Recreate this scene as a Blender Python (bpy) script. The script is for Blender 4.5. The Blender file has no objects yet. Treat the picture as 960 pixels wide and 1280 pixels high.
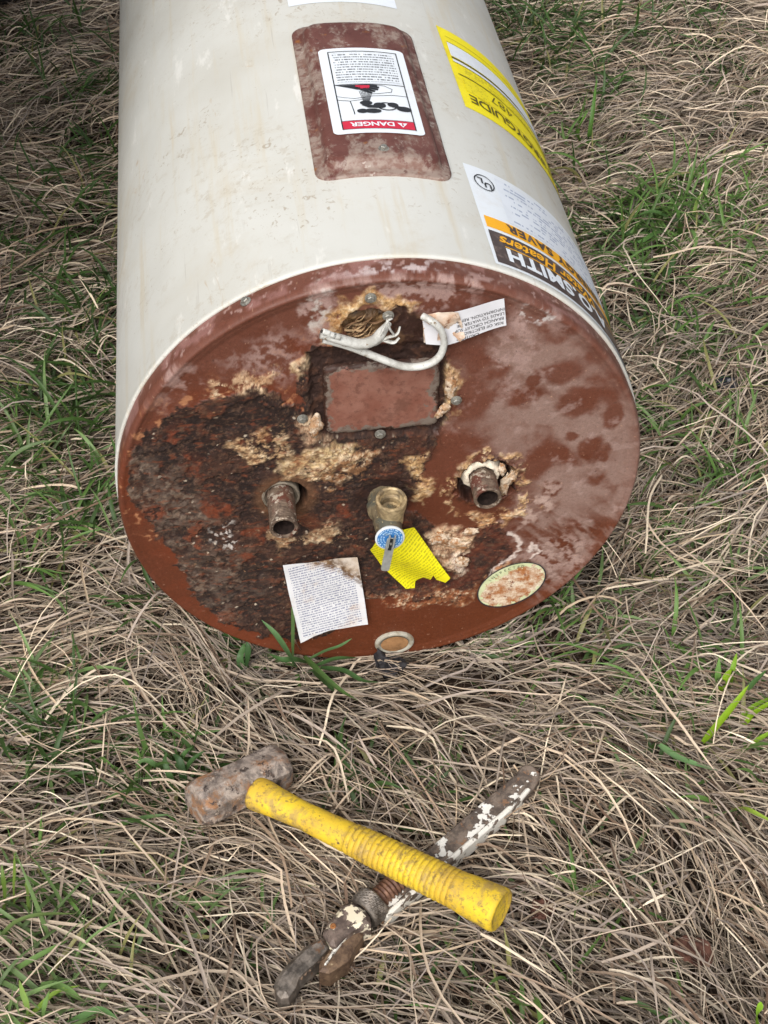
import bpy, bmesh, math, random
import numpy as np
from mathutils import Vector, Matrix
from mathutils.geometry import delaunay_2d_cdt

# ------------------------------------------------------------------ camera, sky, sun, exposure
SC = bpy.context.scene
COL = SC.collection
H = 0.255                                   # height of the heater's axis above the soil
CAM = np.array([-0.1229, -0.9789, H + 0.9648])
FPX, PITCH, YAW = 1787.4, 0.7888, -0.1251   # measured on the 960 x 1280 photograph
FW = np.array([-math.sin(YAW) * math.cos(PITCH), math.cos(YAW) * math.cos(PITCH), -math.sin(PITCH)])
RT = np.cross(FW, [0, 0, 1.0]); RT /= np.linalg.norm(RT)
UP = np.cross(RT, FW)
cd = bpy.data.cameras.new('camera')
cam = bpy.data.objects.new('camera', cd); COL.objects.link(cam)
cam.matrix_world = Matrix(((RT[0], UP[0], -FW[0], CAM[0]), (RT[1], UP[1], -FW[1], CAM[1]),
                           (RT[2], UP[2], -FW[2], CAM[2]), (0, 0, 0, 1)))
cd.sensor_fit = 'VERTICAL'; cd.sensor_height = 36.0; cd.lens = FPX / 1280 * 36.0
cd.clip_start = 0.01; cd.clip_end = 500
SC.camera = cam

SUN_DIR = Vector((-0.26, -0.60, 0.76)).normalized()      # towards the sun
SUN_EL = math.asin(SUN_DIR.z); SUN_ROT = math.atan2(SUN_DIR.x, SUN_DIR.y)
W = bpy.data.worlds.new('World'); SC.world = W; W.use_nodes = True
wn = W.node_tree; bg = wn.nodes['Background']
sky = wn.nodes.new('ShaderNodeTexSky'); sky.sky_type = 'NISHITA'; sky.sun_disc = False
sky.sun_elevation = SUN_EL; sky.sun_rotation = SUN_ROT; sky.dust_density = 6.0; sky.air_density = 1.0; sky.ozone_density = 1.0
hs = wn.nodes.new('ShaderNodeHueSaturation'); hs.inputs['Saturation'].default_value = 0.30
wn.links.new(sky.outputs[0], hs.inputs['Color']); wn.links.new(hs.outputs[0], bg.inputs[0])
bg.inputs[1].default_value = 0.145
sl = bpy.data.lights.new('sun', 'SUN'); sl.energy = 1.5; sl.angle = math.radians(46); sl.color = (1.0, 0.985, 0.96)
so = bpy.data.objects.new('sun', sl); COL.objects.link(so)
so.rotation_euler = SUN_DIR.to_track_quat('Z', 'Y').to_euler(); so.location = (-2, -3, 5)
SC.view_settings.view_transform = 'Standard'; SC.view_settings.look = 'None'
SC.view_settings.exposure = 0.15; SC.view_settings.gamma = 1.0

RNG = np.random.default_rng(7)
random.seed(7)
R = 0.255          # jacket radius
RF = 0.2525        # end cap radius
AX = np.array([0, 0, H])

# ------------------------------------------------------------------ measuring helpers: photo position -> place on a real surface
def ray(px, py):
    return (px - 480) / FPX * RT - (py - 640) / FPX * UP + FW
def F(px, py, Y=0.0):
    "point of the cap plane (or a plane Y in front of it) as (x, z above the axis)"
    d = ray(px, py); q = CAM + d * ((Y - CAM[1]) / d[1]); return q[0], q[2] - H
def G(px, py, z=0.03):
    "point of the ground at height z"
    d = ray(px, py); q = CAM + d * ((z - CAM[2]) / d[2]); return q[0], q[1]

# ------------------------------------------------------------------ noise
_pr = np.random.default_rng(3)
_perm = np.concatenate([_pr.permutation(256)] * 3)
_ga = _pr.random(256) * 2 * np.pi; _gx, _gy = np.cos(_ga), np.sin(_ga)
def perlin(x, y, seed=0):
    x = np.asarray(x, float) + seed * 17.31; y = np.asarray(y, float) - seed * 9.73
    xi = np.floor(x).astype(int); yi = np.floor(y).astype(int); xf = x - xi; yf = y - yi
    u = xf * xf * xf * (xf * (xf * 6 - 15) + 10); v = yf * yf * yf * (yf * (yf * 6 - 15) + 10)
    xi = xi & 255; yi = yi & 255
    def g(a, b, dx, dy):
        h = _perm[_perm[(xi + a) & 255] + ((yi + b) & 255)] & 255
        return _gx[h] * dx + _gy[h] * dy
    n0 = g(0, 0, xf, yf) * (1 - u) + g(1, 0, xf - 1, yf) * u
    n1 = g(0, 1, xf, yf - 1) * (1 - u) + g(1, 1, xf - 1, yf - 1) * u
    return (n0 * (1 - v) + n1 * v) * 1.5
def fbm(x, y, freq, octv=4, seed=0, gain=0.55):
    s = 0; a = 1; t = 0
    for o in range(octv):
        s = s + a * perlin(x * freq, y * freq, seed + o * 5); t += a; a *= gain; freq *= 2.03
    return s / t * 1.3
def sstep(a, b, x):
    t = np.clip((x - a) / (b - a), 0, 1); return t * t * (3 - 2 * t)
def sdpoly(X, Z, P):
    "signed distance to a polygon, negative inside"
    P = np.asarray(P, float); d = np.full(X.shape, 1e9); ins = np.zeros(X.shape, bool); n = len(P)
    for i in range(n):
        a = P[i]; b = P[(i + 1) % n]; e = b - a
        wx = X - a[0]; wz = Z - a[1]
        t = np.clip((wx * e[0] + wz * e[1]) / (e @ e + 1e-12), 0, 1)
        d = np.minimum(d, np.hypot(wx - e[0] * t, wz - e[1] * t))
        c = ((a[1] > Z) != (b[1] > Z)) & (X < (b[0] - a[0]) * (Z - a[1]) / (b[1] - a[1] + 1e-12) + a[0])
        ins ^= c
    return np.where(ins, -d, d)
def sdline(X, Z, P):
    P = np.asarray(P, float); d = np.full(X.shape, 1e9)
    for a, b in zip(P[:-1], P[1:]):
        e = b - a; wx = X - a[0]; wz = Z - a[1]
        t = np.clip((wx * e[0] + wz * e[1]) / (e @ e + 1e-12), 0, 1)
        d = np.minimum(d, np.hypot(wx - e[0] * t, wz - e[1] * t))
    return d

# ------------------------------------------------------------------ material helpers
def S(r, g, b):
    "sRGB 0-255 -> linear"
    return tuple(((c / 255) / 12.92 if c <= 10.3 else ((c / 255 + 0.055) / 1.055) ** 2.4) for c in (r, g, b))
class NT:
    def __init__(s, name, rough=0.6, spec=0.4, metal=0.0):
        s.m = bpy.data.materials.new(name); s.m.use_nodes = True; s.t = s.m.node_tree
        s.b = s.t.nodes['Principled BSDF']; s.b.inputs['Roughness'].default_value = rough
        s.b.inputs['Specular IOR Level'].default_value = spec; s.b.inputs['Metallic'].default_value = metal
        s._co = None
    def n(s, typ, **kw):
        x = s.t.nodes.new('ShaderNode' + typ)
        for k, v in kw.items(): setattr(x, k, v)
        return x
    def link(s, a, b): s.t.links.new(a, b)
    def val(s, sock, v):
        if isinstance(v, (int, float)): sock.default_value = v
        elif isinstance(v, tuple): sock.default_value = v if len(v) == len(sock.default_value) else (*v, 1.0)
        else: s.link(v, sock)
    def co(s):
        if s._co is None: s._co = s.n('TexCoord').outputs['Object']
        return s._co
    def mapping(s, scale, src=None):
        m = s.n('Mapping'); s.link(src or s.co(), m.inputs[0]); m.inputs['Scale'].default_value = scale; return m.outputs[0]
    def noise(s, scale, detail=4, rough=0.6, src=None, dist=0.0, color=False):
        x = s.n('TexNoise'); x.inputs['Scale'].default_value = scale; x.inputs['Detail'].default_value = detail
        x.inputs['Roughness'].default_value = rough; x.inputs['Distortion'].default_value = dist
        s.link(src or s.co(), x.inputs['Vector']); return x.outputs[1 if color else 0]
    def ramp(s, fac, lo, hi, a=0.0, b=1.0):
        x = s.n('MapRange', interpolation_type='SMOOTHSTEP'); s.link(fac, x.inputs[0])
        x.inputs[1].default_value = lo; x.inputs[2].default_value = hi; x.inputs[3].default_value = a; x.inputs[4].default_value = b
        return x.outputs[0]
    def math(s, op, a, b=0.0):
        x = s.n('Math', operation=op); s.val(x.inputs[0], a); s.val(x.inputs[1], b); return x.outputs[0]
    def mix(s, fac, a, b, mode='MIX'):
        x = s.n('Mix', data_type='RGBA', blend_type=mode)
        s.val(x.inputs[0], fac); s.val(x.inputs[6], a); s.val(x.inputs[7], b); return x.outputs[2]
    def attr(s, name, out='Color'):
        x = s.n('Attribute'); x.attribute_name = name; return x.outputs[out]
    def col(s, v): s.val(s.b.inputs['Base Color'], v); return s
    def rough(s, v): s.val(s.b.inputs['Roughness'], v); return s
    def bump(s, h, strength=0.3, dist=0.001):
        x = s.n('Bump'); x.inputs['Strength'].default_value = strength; x.inputs['Distance'].default_value = dist
        s.link(h, x.inputs['Height']); s.link(x.outputs[0], s.b.inputs['Normal']); return s
def plain(name, c, rough=0.6, spec=0.4, metal=0.0, var=0.25, scale=120):
    m = NT(name, rough, spec, metal); f = m.noise(scale, 5)
    m.col(m.mix(m.ramp(f, 0.3, 0.7), tuple(x * (1 - var) for x in c), tuple(min(1, x * (1 + var)) for x in c)))
    m.bump(f, 0.2, 0.0006); return m.m

# ------------------------------------------------------------------ mesh helpers
def mk(name, V, Fc, mat=None, parent=None, smooth=True, col=None, uv=None, stuff=False, sharp=None):
    V = np.asarray(V, np.float32).reshape(-1, 3)
    me = bpy.data.meshes.new(name)
    if isinstance(Fc, np.ndarray):
        n, k = Fc.shape
        me.vertices.add(len(V)); me.vertices.foreach_set('co', V.ravel())
        me.loops.add(n * k); me.loops.foreach_set('vertex_index', Fc.astype(np.int32).ravel())
        me.polygons.add(n); me.polygons.foreach_set('loop_start', np.arange(0, n * k, k, dtype=np.int32))
        try: me.polygons.foreach_set('loop_total', np.full(n, k, np.int32))
        except Exception: pass
        me.update(calc_edges=True); me.validate()
    else:
        me.from_pydata([tuple(map(float, v)) for v in V], [], [tuple(int(i) for i in f) for f in Fc]); me.update()
    me.polygons.foreach_set('use_smooth', np.full(len(me.polygons), bool(smooth)))
    if col is not None:
        a = me.attributes.new('col', 'FLOAT_COLOR', 'POINT')
        c = np.ones((len(V), 4), np.float32); c[:, :3] = np.asarray(col, np.float32)[:, :3] if np.ndim(col) > 1 else col
        a.data.foreach_set('color', c.ravel())
    if uv is not None:
        a = me.attributes.new('print_uv', 'FLOAT_VECTOR', 'POINT')
        u = np.zeros((len(V), 3), np.float32); u[:, :2] = uv; a.data.foreach_set('vector', u.ravel())
    if sharp: me.set_sharp_from_angle(angle=math.radians(sharp))
    if mat: me.materials.append(mat)
    o = bpy.data.objects.new(name, me); COL.objects.link(o)
    if parent: o.parent = parent
    if stuff: o['kind'] = 'stuff'
    return o
def copy_of(o, parent=None, M=None):
    c = o.copy(); COL.objects.link(c); c.parent = parent if parent else o.parent
    if M is not None: c.matrix_local = M
    return c
def empty(name, loc, label, cat, group=None):
    o = bpy.data.objects.new(name, None); COL.objects.link(o); o.location = loc; o.empty_display_size = 0.05
    o['label'] = label; o['category'] = cat
    if group: o['group'] = group
    return o
def frame(d):
    d = np.asarray(d, float); d = d / np.linalg.norm(d)
    a = np.array([0, 0, 1.0]) if abs(d[2]) < 0.9 else np.array([1.0, 0, 0])
    u = np.cross(a, d); u /= np.linalg.norm(u); return u, np.cross(d, u), d
def grid_faces(nr, nc, wrap=False):
    i = np.arange(nr - 1)[:, None]; j = np.arange(nc if wrap else nc - 1)[None, :]; j2 = (j + 1) % nc
    return np.stack([i * nc + j, i * nc + j2, (i + 1) * nc + j2, (i + 1) * nc + j], -1).reshape(-1, 4)
def lathe(origin, axis, prof, n=32, jitter=0.0, seed=0, sx=1.0, sy=1.0, phase=0.0):
    "prof: list of (distance along axis, radius); returns V, F"
    u, v, d = frame(axis); a = np.arange(n) / n * 2 * np.pi + phase
    pr = np.asarray(prof, float); V = []
    for k, (t, r) in enumerate(pr):
        rr = r
        if jitter: rr = r * (1 + jitter * fbm(np.cos(a) * 1.3 + t * 60, np.sin(a) * 1.3 + t * 40, 2.0, 3, seed))
        V.append(np.asarray(origin) + d * t + np.outer(np.cos(a) * rr * sx, u) + np.outer(np.sin(a) * rr * sy, v))
    V = np.concatenate(V); return V, grid_faces(len(pr), n, True)
def catmull(P, n):
    P = np.asarray(P, float); Q = np.vstack([2 * P[0] - P[1], P, 2 * P[-1] - P[-2]]); out = []
    m = len(P) - 1
    for t in np.linspace(0, m - 1e-9, n):
        i = int(t); f = t - i; a, b, c, d = Q[i:i + 4]
        out.append(0.5 * (2 * b + (c - a) * f + (2 * a - 5 * b + 4 * c - d) * f * f + (3 * b - a - 3 * c + d) * f ** 3))
    return np.array(out)
def tube(P, r, n=10, res=40, cap=True, flat=1.0):
    P = catmull(P, res); rr = np.interp(np.linspace(0, 1, res), np.linspace(0, 1, len(np.atleast_1d(r))), np.atleast_1d(r)) if np.ndim(r) else np.full(res, r)
    T = np.gradient(P, axis=0); T /= np.linalg.norm(T, axis=1)[:, None]
    u = frame(T[0])[0]; V = []; a = np.arange(n) / n * 2 * np.pi
    for p, t, q in zip(P, T, rr):
        u = u - t * (u @ t); u /= np.linalg.norm(u); v = np.cross(t, u)
        V.append(p + np.outer(np.cos(a) * q, u) + np.outer(np.sin(a) * q * flat, v))
    V = np.concatenate(V); Fc = [tuple(f) for f in grid_faces(res, n, True)]
    if cap: Fc += [tuple(range(n))[::-1], tuple(range((res - 1) * n, res * n))]
    return V, Fc
def resample(P, step, closed=True):
    P = [np.asarray(p, float) for p in P]; out = []; n = len(P)
    for i in range(n if closed else n - 1):
        a, b = P[i], P[(i + 1) % n]; k = max(1, int(np.ceil(np.linalg.norm(b - a) / step)))
        for j in range(k): out.append(a + (b - a) * j / k)
    if not closed: out.append(P[-1])
    return np.array(out)
def flat_sheet(outline, step):
    "triangulated 2D sheet with inner points"
    B = resample(outline, step); lo, hi = B.min(0), B.max(0)
    gx, gz = np.meshgrid(np.arange(lo[0], hi[0], step) + step * .4, np.arange(lo[1], hi[1], step) + step * .4)
    gx, gz = gx.ravel(), gz.ravel()
    k = sdpoly(gx, gz, B) < -step * 0.45
    pts = np.vstack([B, np.stack([gx[k], gz[k]], 1)]); nb = len(B)
    v, e, f, *_ = delaunay_2d_cdt([Vector((float(a), float(b))) for a, b in pts], [(i, (i + 1) % nb) for i in range(nb)], [], 1, 1e-7)
    return np.array([(q.x, q.y) for q in v]), [tuple(x) for x in f]
def sheet(name, outline, step, mp, mat, parent, uvf=None, colf=None, smooth=True):
    p, f = flat_sheet(outline, step)
    return mk(name, mp(p[:, 0], p[:, 1]), f, mat, parent, smooth, col=None if colf is None else colf(p[:, 0], p[:, 1]),
              uv=None if uvf is None else uvf(p[:, 0], p[:, 1]))
def text2d(s, size, align='LEFT', bold=0.0, shear=0.0, space=1.0):
    cu = bpy.data.curves.new('t', 'FONT'); cu.body = s; cu.size = size; cu.align_x = align; cu.offset = bold * size
    cu.shear = shear; cu.space_character = space; cu.resolution_u = 3
    o = bpy.data.objects.new('t', cu); COL.objects.link(o)
    dg = bpy.context.evaluated_depsgraph_get(); ev = o.evaluated_get(dg); me = ev.to_mesh()
    P = np.array([(v.co.x, v.co.y) for v in me.vertices]); Fc = [tuple(p.vertices) for p in me.polygons]
    ev.to_mesh_clear(); bpy.data.objects.remove(o); bpy.data.curves.remove(cu)
    return P, Fc
class Flat:
    "collects flat 2D print shapes of one colour, laid on a surface by mp"
    def __init__(s): s.P = []; s.F = []; s.n = 0
    def add(s, P, Fc):
        P = np.asarray(P, float); s.P.append(P); s.F += [tuple(i + s.n for i in f) for f in Fc]; s.n += len(P); return s
    def rect(s, x0, x1, y0, y1, n=12):
        xs = np.linspace(x0, x1, n + 1); P = [(x, y0) for x in xs] + [(x, y1) for x in xs]
        return s.add(P, [(i, i + 1, n + 2 + i, n + 1 + i) for i in range(n)])
    def poly(s, P): return s.add(P, [tuple(range(len(P)))])
    def line(s, P, w):
        P = np.asarray(P, float); T = np.gradient(P, axis=0); T /= np.linalg.norm(T, axis=1)[:, None] + 1e-12
        N = np.stack([-T[:, 1], T[:, 0]], 1) * w / 2; k = len(P)
        return s.add(np.vstack([P - N, P + N]), [(i, i + 1, k + i + 1, k + i) for i in range(k - 1)])
    def ring(s, c, rx, ry, w, n=40):
        a = np.linspace(0, 2 * np.pi, n + 1)
        return s.add(np.vstack([np.stack([c[0] + np.cos(a) * (rx - w / 2), c[1] + np.sin(a) * (ry - w / 2)], 1),
                                np.stack([c[0] + np.cos(a) * (rx + w / 2), c[1] + np.sin(a) * (ry + w / 2)], 1)]),
                     [(n + 1 + i, n + 2 + i, i + 1, i) for i in range(n)])
    def disc(s, c, rx, ry=None, n=20):
        a = np.arange(n) / n * 2 * np.pi; ry = ry or rx
        return s.poly(np.stack([c[0] + np.cos(a) * rx, c[1] + np.sin(a) * ry], 1))
    def text(s, t, size, x, y, turn=True, **kw):
        "turn: the text reads with its top towards -y of the surface"
        P, Fc = text2d(t, size, **kw); q = -1 if turn else 1
        return s.add(np.stack([x + q * P[:, 0], y + q * P[:, 1]], 1), Fc)
    def build(s, name, mp, mat, parent):
        P = np.concatenate(s.P); return mk(name, mp(P[:, 0], P[:, 1]), s.F, mat, parent, False)


# ------------------------------------------------------------------ ground height
PX = lambda pts, Y=0.0: [F(a, b, Y) for a, b in pts]
def ground_h(x, y):
    x = np.asarray(x, float); y = np.asarray(y, float)
    h = 0.010 + 0.019 * fbm(x, y, 3.2, 3, 41) + 0.007 * fbm(x, y, 11, 2, 43)
    under = np.exp(-((np.maximum(np.abs(x) - 0.03, 0)) / 0.075) ** 2) * sstep(-0.15, -0.02, y) * (1 - sstep(1.3, 1.5, y))
    h = h * (1 - under) + (-0.012) * under
    bank = np.exp(-((np.abs(x) - 0.20) / 0.07) ** 2) * sstep(-0.03, 0.1, y) * (1 - sstep(1.3, 1.5, y))
    return h + 0.018 * bank

# ------------------------------------------------------------------ the water heater
heater = empty('water_heater', (0, 0, 0),
               'old cream water heater lying on its side in the grass, its brown end rusted', 'water heater')

# --- jacket
m = NT('jacket_paint', 0.42, 0.45)
base = m.mix(m.ramp(m.noise(3.5, 4), 0.35, 0.7), S(206, 206, 200), S(192, 190, 181))
streak = m.noise(1, 5, 0.65, src=m.mapping((60, 3.0, 60)))
base = m.mix(m.ramp(streak, 0.52, 0.72, 0, 0.55), base, S(196, 184, 158))
big = m.noise(7, 6, 0.7, dist=0.6)
base = m.mix(m.ramp(big, 0.53, 0.72, 0, 0.6), base, S(190, 180, 160))
worm = m.noise(125, 4, 0.62, src=m.mapping((1.0, 0.8, 1.0)), dist=1.4)
reg = m.noise(8.5, 3)
fle = m.math('MULTIPLY', m.ramp(worm, 0.60, 0.66), m.ramp(reg, 0.44, 0.64))
base = m.mix(m.math('MULTIPLY', fle, 0.7), base, S(160, 146, 126))
worm2 = m.noise(150, 2, 0.5, dist=2.2)
base = m.mix(m.math('MULTIPLY', m.ramp(worm2, 0.70, 0.76), m.ramp(m.noise(5, 2), 0.4, 0.6)), base, S(158, 148, 134))
white = m.noise(24, 4, 0.7, src=m.mapping((1.6, 0.5, 1.6)))
base = m.mix(m.ramp(white, 0.6, 0.72, 0, 0.5), base, S(232, 231, 226))
patch = m.noise(13, 5, 0.75, src=m.mapping((1.5, 0.6, 1.5)), dist=1.0)
base = m.mix(m.ramp(patch, 0.66, 0.75, 0, 0.7), base, S(176, 150, 112))
gr_ = m.noise(70, 6, .75); base = m.mix(m.math('MULTIPLY', m.ramp(gr_, .52, .64), m.ramp(m.noise(4.5, 3), .40, .65, 0, .55)), base, S(176, 166, 148)); scr = m.noise(1, 3, .6, src=m.mapping((210, 7, 210))); base = m.mix(m.ramp(scr, .68, .74, 0, .35), base, S(160, 154, 144)); m.col(base); m.rough(m.ramp(big, 0.3, 0.7, 0.36, 0.6)); m.bump(worm, 0.12, 0.0006)
M_JACKET = m.m
V, Fc = lathe((0, 0, H), (0, 1, 0), [(0.0300, 0.2490), (0.0250, 0.2515), (0.0243, 0.2532), (0.0248, 0.2546), (0.0268, 0.2553), (0.0300, 0.2552), (0.0325, R), (0.2, R), (0.5, R), (0.9, R), (1.22, R), (1.235, 0.2535), (1.24, 0.249), (1.235, 0.2), (1.235, 0.001)], 160)
# a trifle out of true, like thin sheet metal
r_ = np.hypot(V[:, 0], V[:, 2] - H); th_ = np.arctan2(V[:, 0], V[:, 2] - H)
mk('jacket', V, Fc, M_JACKET, heater)

# --- the end cap: one fine sheet with real pits and crust, its stains kept per vertex
N = 560
a_, b_ = np.meshgrid(np.linspace(-1, 1, N), np.linspace(-1, 1, N))
r = np.where(np.abs(a_) > np.abs(b_), a_, b_)
with np.errstate(divide='ignore', invalid='ignore'):
    ph = np.where(np.abs(a_) > np.abs(b_), np.pi / 4 * (b_ / a_), np.pi / 2 - np.pi / 4 * (a_ / b_))
ph = np.nan_to_num(ph)
RI = 0.2445
X = (r * np.cos(ph) * RI).ravel(); Z = (r * np.sin(ph) * RI).ravel()
idx = np.arange(N * N).reshape(N, N)
loop = np.concatenate([idx[0, :-1], idx[:-1, -1], idx[-1, :0:-1], idx[:0:-1, 0]])
rings = [(0.2462, -0.0016), (0.2480, -0.0024), (0.2497, -0.0020), (0.2511, -0.0002), (0.2520, 0.0025), (0.2525, 0.0060)] + [(0.2525, y) for y in np.linspace(0.008, 0.029, 11)]
pl_ = np.arctan2(Z[loop], X[loop])
RX = np.concatenate([np.cos(pl_) * q for q, y in rings]); RZ = np.concatenate([np.sin(pl_) * q for q, y in rings])
RY = np.concatenate([np.full(len(loop), y) for q, y in rings])
nf = N * N
AXx = np.concatenate([X, RX * (1 + RY * 0)]); AZz = np.concatenate([Z, RZ])
skirt = np.concatenate([np.zeros(nf), RY]); onsk = np.concatenate([np.zeros(nf, bool), RY > 0.0045])
SX = AXx * np.where(onsk, 1 + skirt * 4, 1); SZ = AZz * np.where(onsk, 1 + skirt * 4, 1)   # stain coordinates run on over the skirt

n_f = fbm(SX, SZ, 190, 3, 1); n_m = fbm(SX, SZ, 60, 5, 2); n_l = fbm(SX, SZ, 18, 5, 3); n_b = fbm(SX, SZ, 7, 4, 4)
n_m2 = fbm(SX, SZ, 75, 4, 8); n_l2 = fbm(SX, SZ, 26, 5, 9); n_hh = fbm(SX, SZ, 330, 2, 12); n_g = fbm(SX, SZ, 230, 3, 13); n_min = 1.25 * fbm(SX, SZ, 55, 6, 17, .74) + .2; n_min2 = 1.2 * fbm(SX, SZ, 90, 5, 18, .8)
wx = fbm(SX, SZ, 45, 5, 5) * 0.010; wz = fbm(SX, SZ, 45, 5, 6) * 0.010
wxs = fbm(SX, SZ, 90, 4, 15) * 0.004; wzs = fbm(SX, SZ, 90, 4, 16) * 0.004
def poly(pts, soft=0.004, warp=1.0, wtype=0):
    ax, az = (wx, wz) if wtype == 0 else (wxs, wzs)
    d = sdpoly(SX + ax * warp, SZ + az * warp, PX(pts)); return 1 - sstep(-soft, soft, d)
def blob(px, py, rx, ry=None, soft=0.35, warp=1.0, rot=0.0):
    cx, cz = F(px, py); k = 1 / 1290.0; rx = rx * k; rz = (ry if ry else rx / k) * k / 0.71 if ry else rx
    dx = SX + wx * warp - cx; dz = SZ + wz * warp - cz; c, s = math.cos(rot), math.sin(rot)
    q = np.hypot((dx * c + dz * s) / rx, (-dx * s + dz * c) / rz); return 1 - sstep(1 - soft, 1 + soft, q)
col = np.zeros((len(SX), 3)) + np.array(S(98, 53, 35))
hgt = np.zeros(len(SX)); rgh = np.full(len(SX), 0.5)
def put(mask, c, amt=1.0):
    global col
    k = np.clip(mask * amt, 0, 1)[:, None]; col = col * (1 - k) + np.asarray(c) * k
# clean paint: redder and paler high up, deep rust brown low down (weathering), mottled
put(sstep(-0.1, 0.22, SZ + n_b * 0.05), S(111, 69, 56), 0.8)
put(sstep(0.1, 0.6, n_l), S(88, 43, 25), 0.45)
put(sstep(0.15, 0.7, n_m), S(122, 68, 50), 0.3)
put(1 - sstep(-0.2, -0.12, SZ + n_l * .02), S(99, 50, 27), 0.85)
# --- mauve dust film, wiped off in lobes and brushed in streaks at the lower right
zone = poly([(590, 470), (640, 400), (720, 420), (800, 520), (800, 640), (740, 700), (680, 745), (640, 700), (655, 610), (610, 545), (560, 520)], 0.03, 2.5)
sw = fbm(SX * 0.75 + SZ * 0.66, (SZ * 0.75 - SX * 0.66) * 0.28, 75, 4, 21)
lob = fbm(SX + wx * .5, SZ + wz * .5, 24, 3, 22)
film = sstep(-0.55, 0.22, lob + 0.10 * n_f + 0.22 * n_m)
for bx, by, rx, ry, ro in ((722, 505, 24, 17, 0), (700, 468, 30, 12, 0), (738, 560, 16, 12, 0), (755, 572, 9, 8, 0), (676, 578, 20, 26, -.5), (690, 610, 14, 10, 0), (590, 500, 26, 26, 0), (560, 580, 30, 20, 0), (738, 495, 12, 10, 0), (765, 520, 12, 16, 0), (712, 548, 9, 5, 0), (668, 478, 9, 6, 0)):
    film = film * (1 - 0.92 * blob(bx, by, rx, ry, 0.28, 0.6, ro))
low = sstep(-0.03, -0.08, SZ) * sstep(0.1, 0.16, SX)
film = film * (1 - low) + low * sstep(-0.25, 0.35, sw + 0.2 * n_l)
put(zone * film, S(150, 125, 115), 0.82)
put(zone * sstep(0.25, 0.7, n_m + 0.5 * n_l), S(168, 144, 136), 0.5)
put(blob(690, 700, 48, 30, 0.6, 1.5, 0.5) * sstep(-0.3, 0.3, n_f + n_m), S(172, 146, 136), 0.75)
put(blob(662, 640, 22, 40, 0.6, 1.5, -.5) * sstep(-0.1, 0.4, n_m + .3 * n_f), S(186, 160, 148), 0.8)
# --- dust higher up
for bx, by, rx, ry, am in ((352, 448, 34, 26, .8), (400, 395, 18, 34, .95), (545, 365, 60, 18, .8), (500, 372, 26, 16, .7), (640, 440, 26, 40, .6), (700, 400, 24, 12, .5), (225, 478, 24, 14, .7), (205, 505, 18, 12, .5), (300, 455, 20, 12, .5), (660, 405, 20, 8, .95), (690, 398, 10, 5, .9), (575, 350, 70, 8, .5), (445, 348, 30, 8, .5)):
    put(blob(bx, by, rx, ry, 0.5, 1.6) * sstep(-0.25, 0.25, n_m + 0.4 * n_f + .3 * n_l2), S(170, 142, 134), am)
put(blob(398, 390, 12, 30, 0.5, 1.6) * sstep(-0.1, 0.3, n_m2), S(205, 198, 190), 0.8)
put(blob(678, 395, 20, 9, 0.5, 1.4, -.3) * sstep(0.0, 0.3, n_m2 + .4 * n_f), S(212, 204, 200), 0.9)
put(onsk * sstep(0.0, 0.35, n_l2 + 0.3 * n_m), S(160, 118, 112), 0.55)
put(onsk * blob(505, 332, 60, 12, 0.6, 1.0) * sstep(0.0, 0.3, n_m2), S(206, 190, 188), 0.8)
put(onsk * sstep(0.42, 0.5, fbm(SX, SZ, 110, 3, 30)), S(190, 160, 152), 0.5)
# --- rust: orange halo, dark scale, grey lichen-like bloom, islands of surviving paint
crust = [(160, 590), (172, 556), (196, 530), (226, 512), (262, 500), (300, 490), (340, 488), (362, 506), (380, 512), (372, 480), (384, 444), (420, 428), (470, 436), (540, 430), (562, 446), (560, 520), (540, 560), (528, 600), (510, 640), (560, 672), (630, 655), (640, 690), (610, 722), (575, 750), (510, 752), (455, 748), (445, 772), (395, 800), (352, 800), (300, 786), (262, 766), (232, 728), (214, 690), (186, 650), (164, 624)]
d_cr = sdpoly(SX + wx, SZ + wz, PX(crust))
halo = 1 - sstep(0.0, 0.034, d_cr)
put(halo * sstep(-0.35, 0.4, n_l + n_m * .5) * (SX < 0.03), S(112, 55, 33), 0.75)
put(halo * sstep(0.15, 0.5, n_m + 0.4 * n_f) * (SX < 0.0) * (SZ > -0.05), S(196, 140, 100), 0.7)
K = 1 - sstep(-0.0015, 0.0015, d_cr + 0.004 * n_f)
put(K, S(56, 37, 30))
put(K * sstep(-0.2, 0.45, n_l), S(74, 48, 36), 0.9)
put(K * sstep(0.1, 0.5, n_l2 + .3 * n_m), S(92, 52, 34), 0.75)
put(K * sstep(0.25, 0.55, n_m + .2 * n_f), S(98, 62, 44), 0.5)
put(K * sstep(0.18, 0.5, n_m2), S(38, 25, 22), 0.75)
grey = np.clip(blob(195, 610, 45, 46, .5, 2) + blob(270, 735, 62, 46, .5, 2, -.5) + blob(235, 660, 30, 40, .5, 2) * .7, 0, 1)
put(K * grey * sstep(-0.35, 0.25, n_m + .5 * n_f), S(98, 84, 74), 0.8)
put(K * grey * sstep(0.05, 0.4, n_m2 + .4 * n_f), S(134, 116, 100), 0.6)
black = np.clip(blob(330, 520, 60, 24, .4, 1.5) + blob(225, 560, 40, 26, .5, 1.5) + blob(440, 590, 50, 30, .5, 1.5) + blob(380, 790, 30, 9, .4, 1) + .7 * blob(310, 625, 40, 26, .5, 2) + .6 * blob(320, 740, 40, 26, .5, 2) + .6 * blob(480, 700, 30, 16, .5, 2), 0, 1)  # flat blob at the paper's lower edge is its painted shade, the rest scale
put(K * black * sstep(-0.6, 0.0, n_m), S(38, 26, 23), 0.92)
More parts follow.
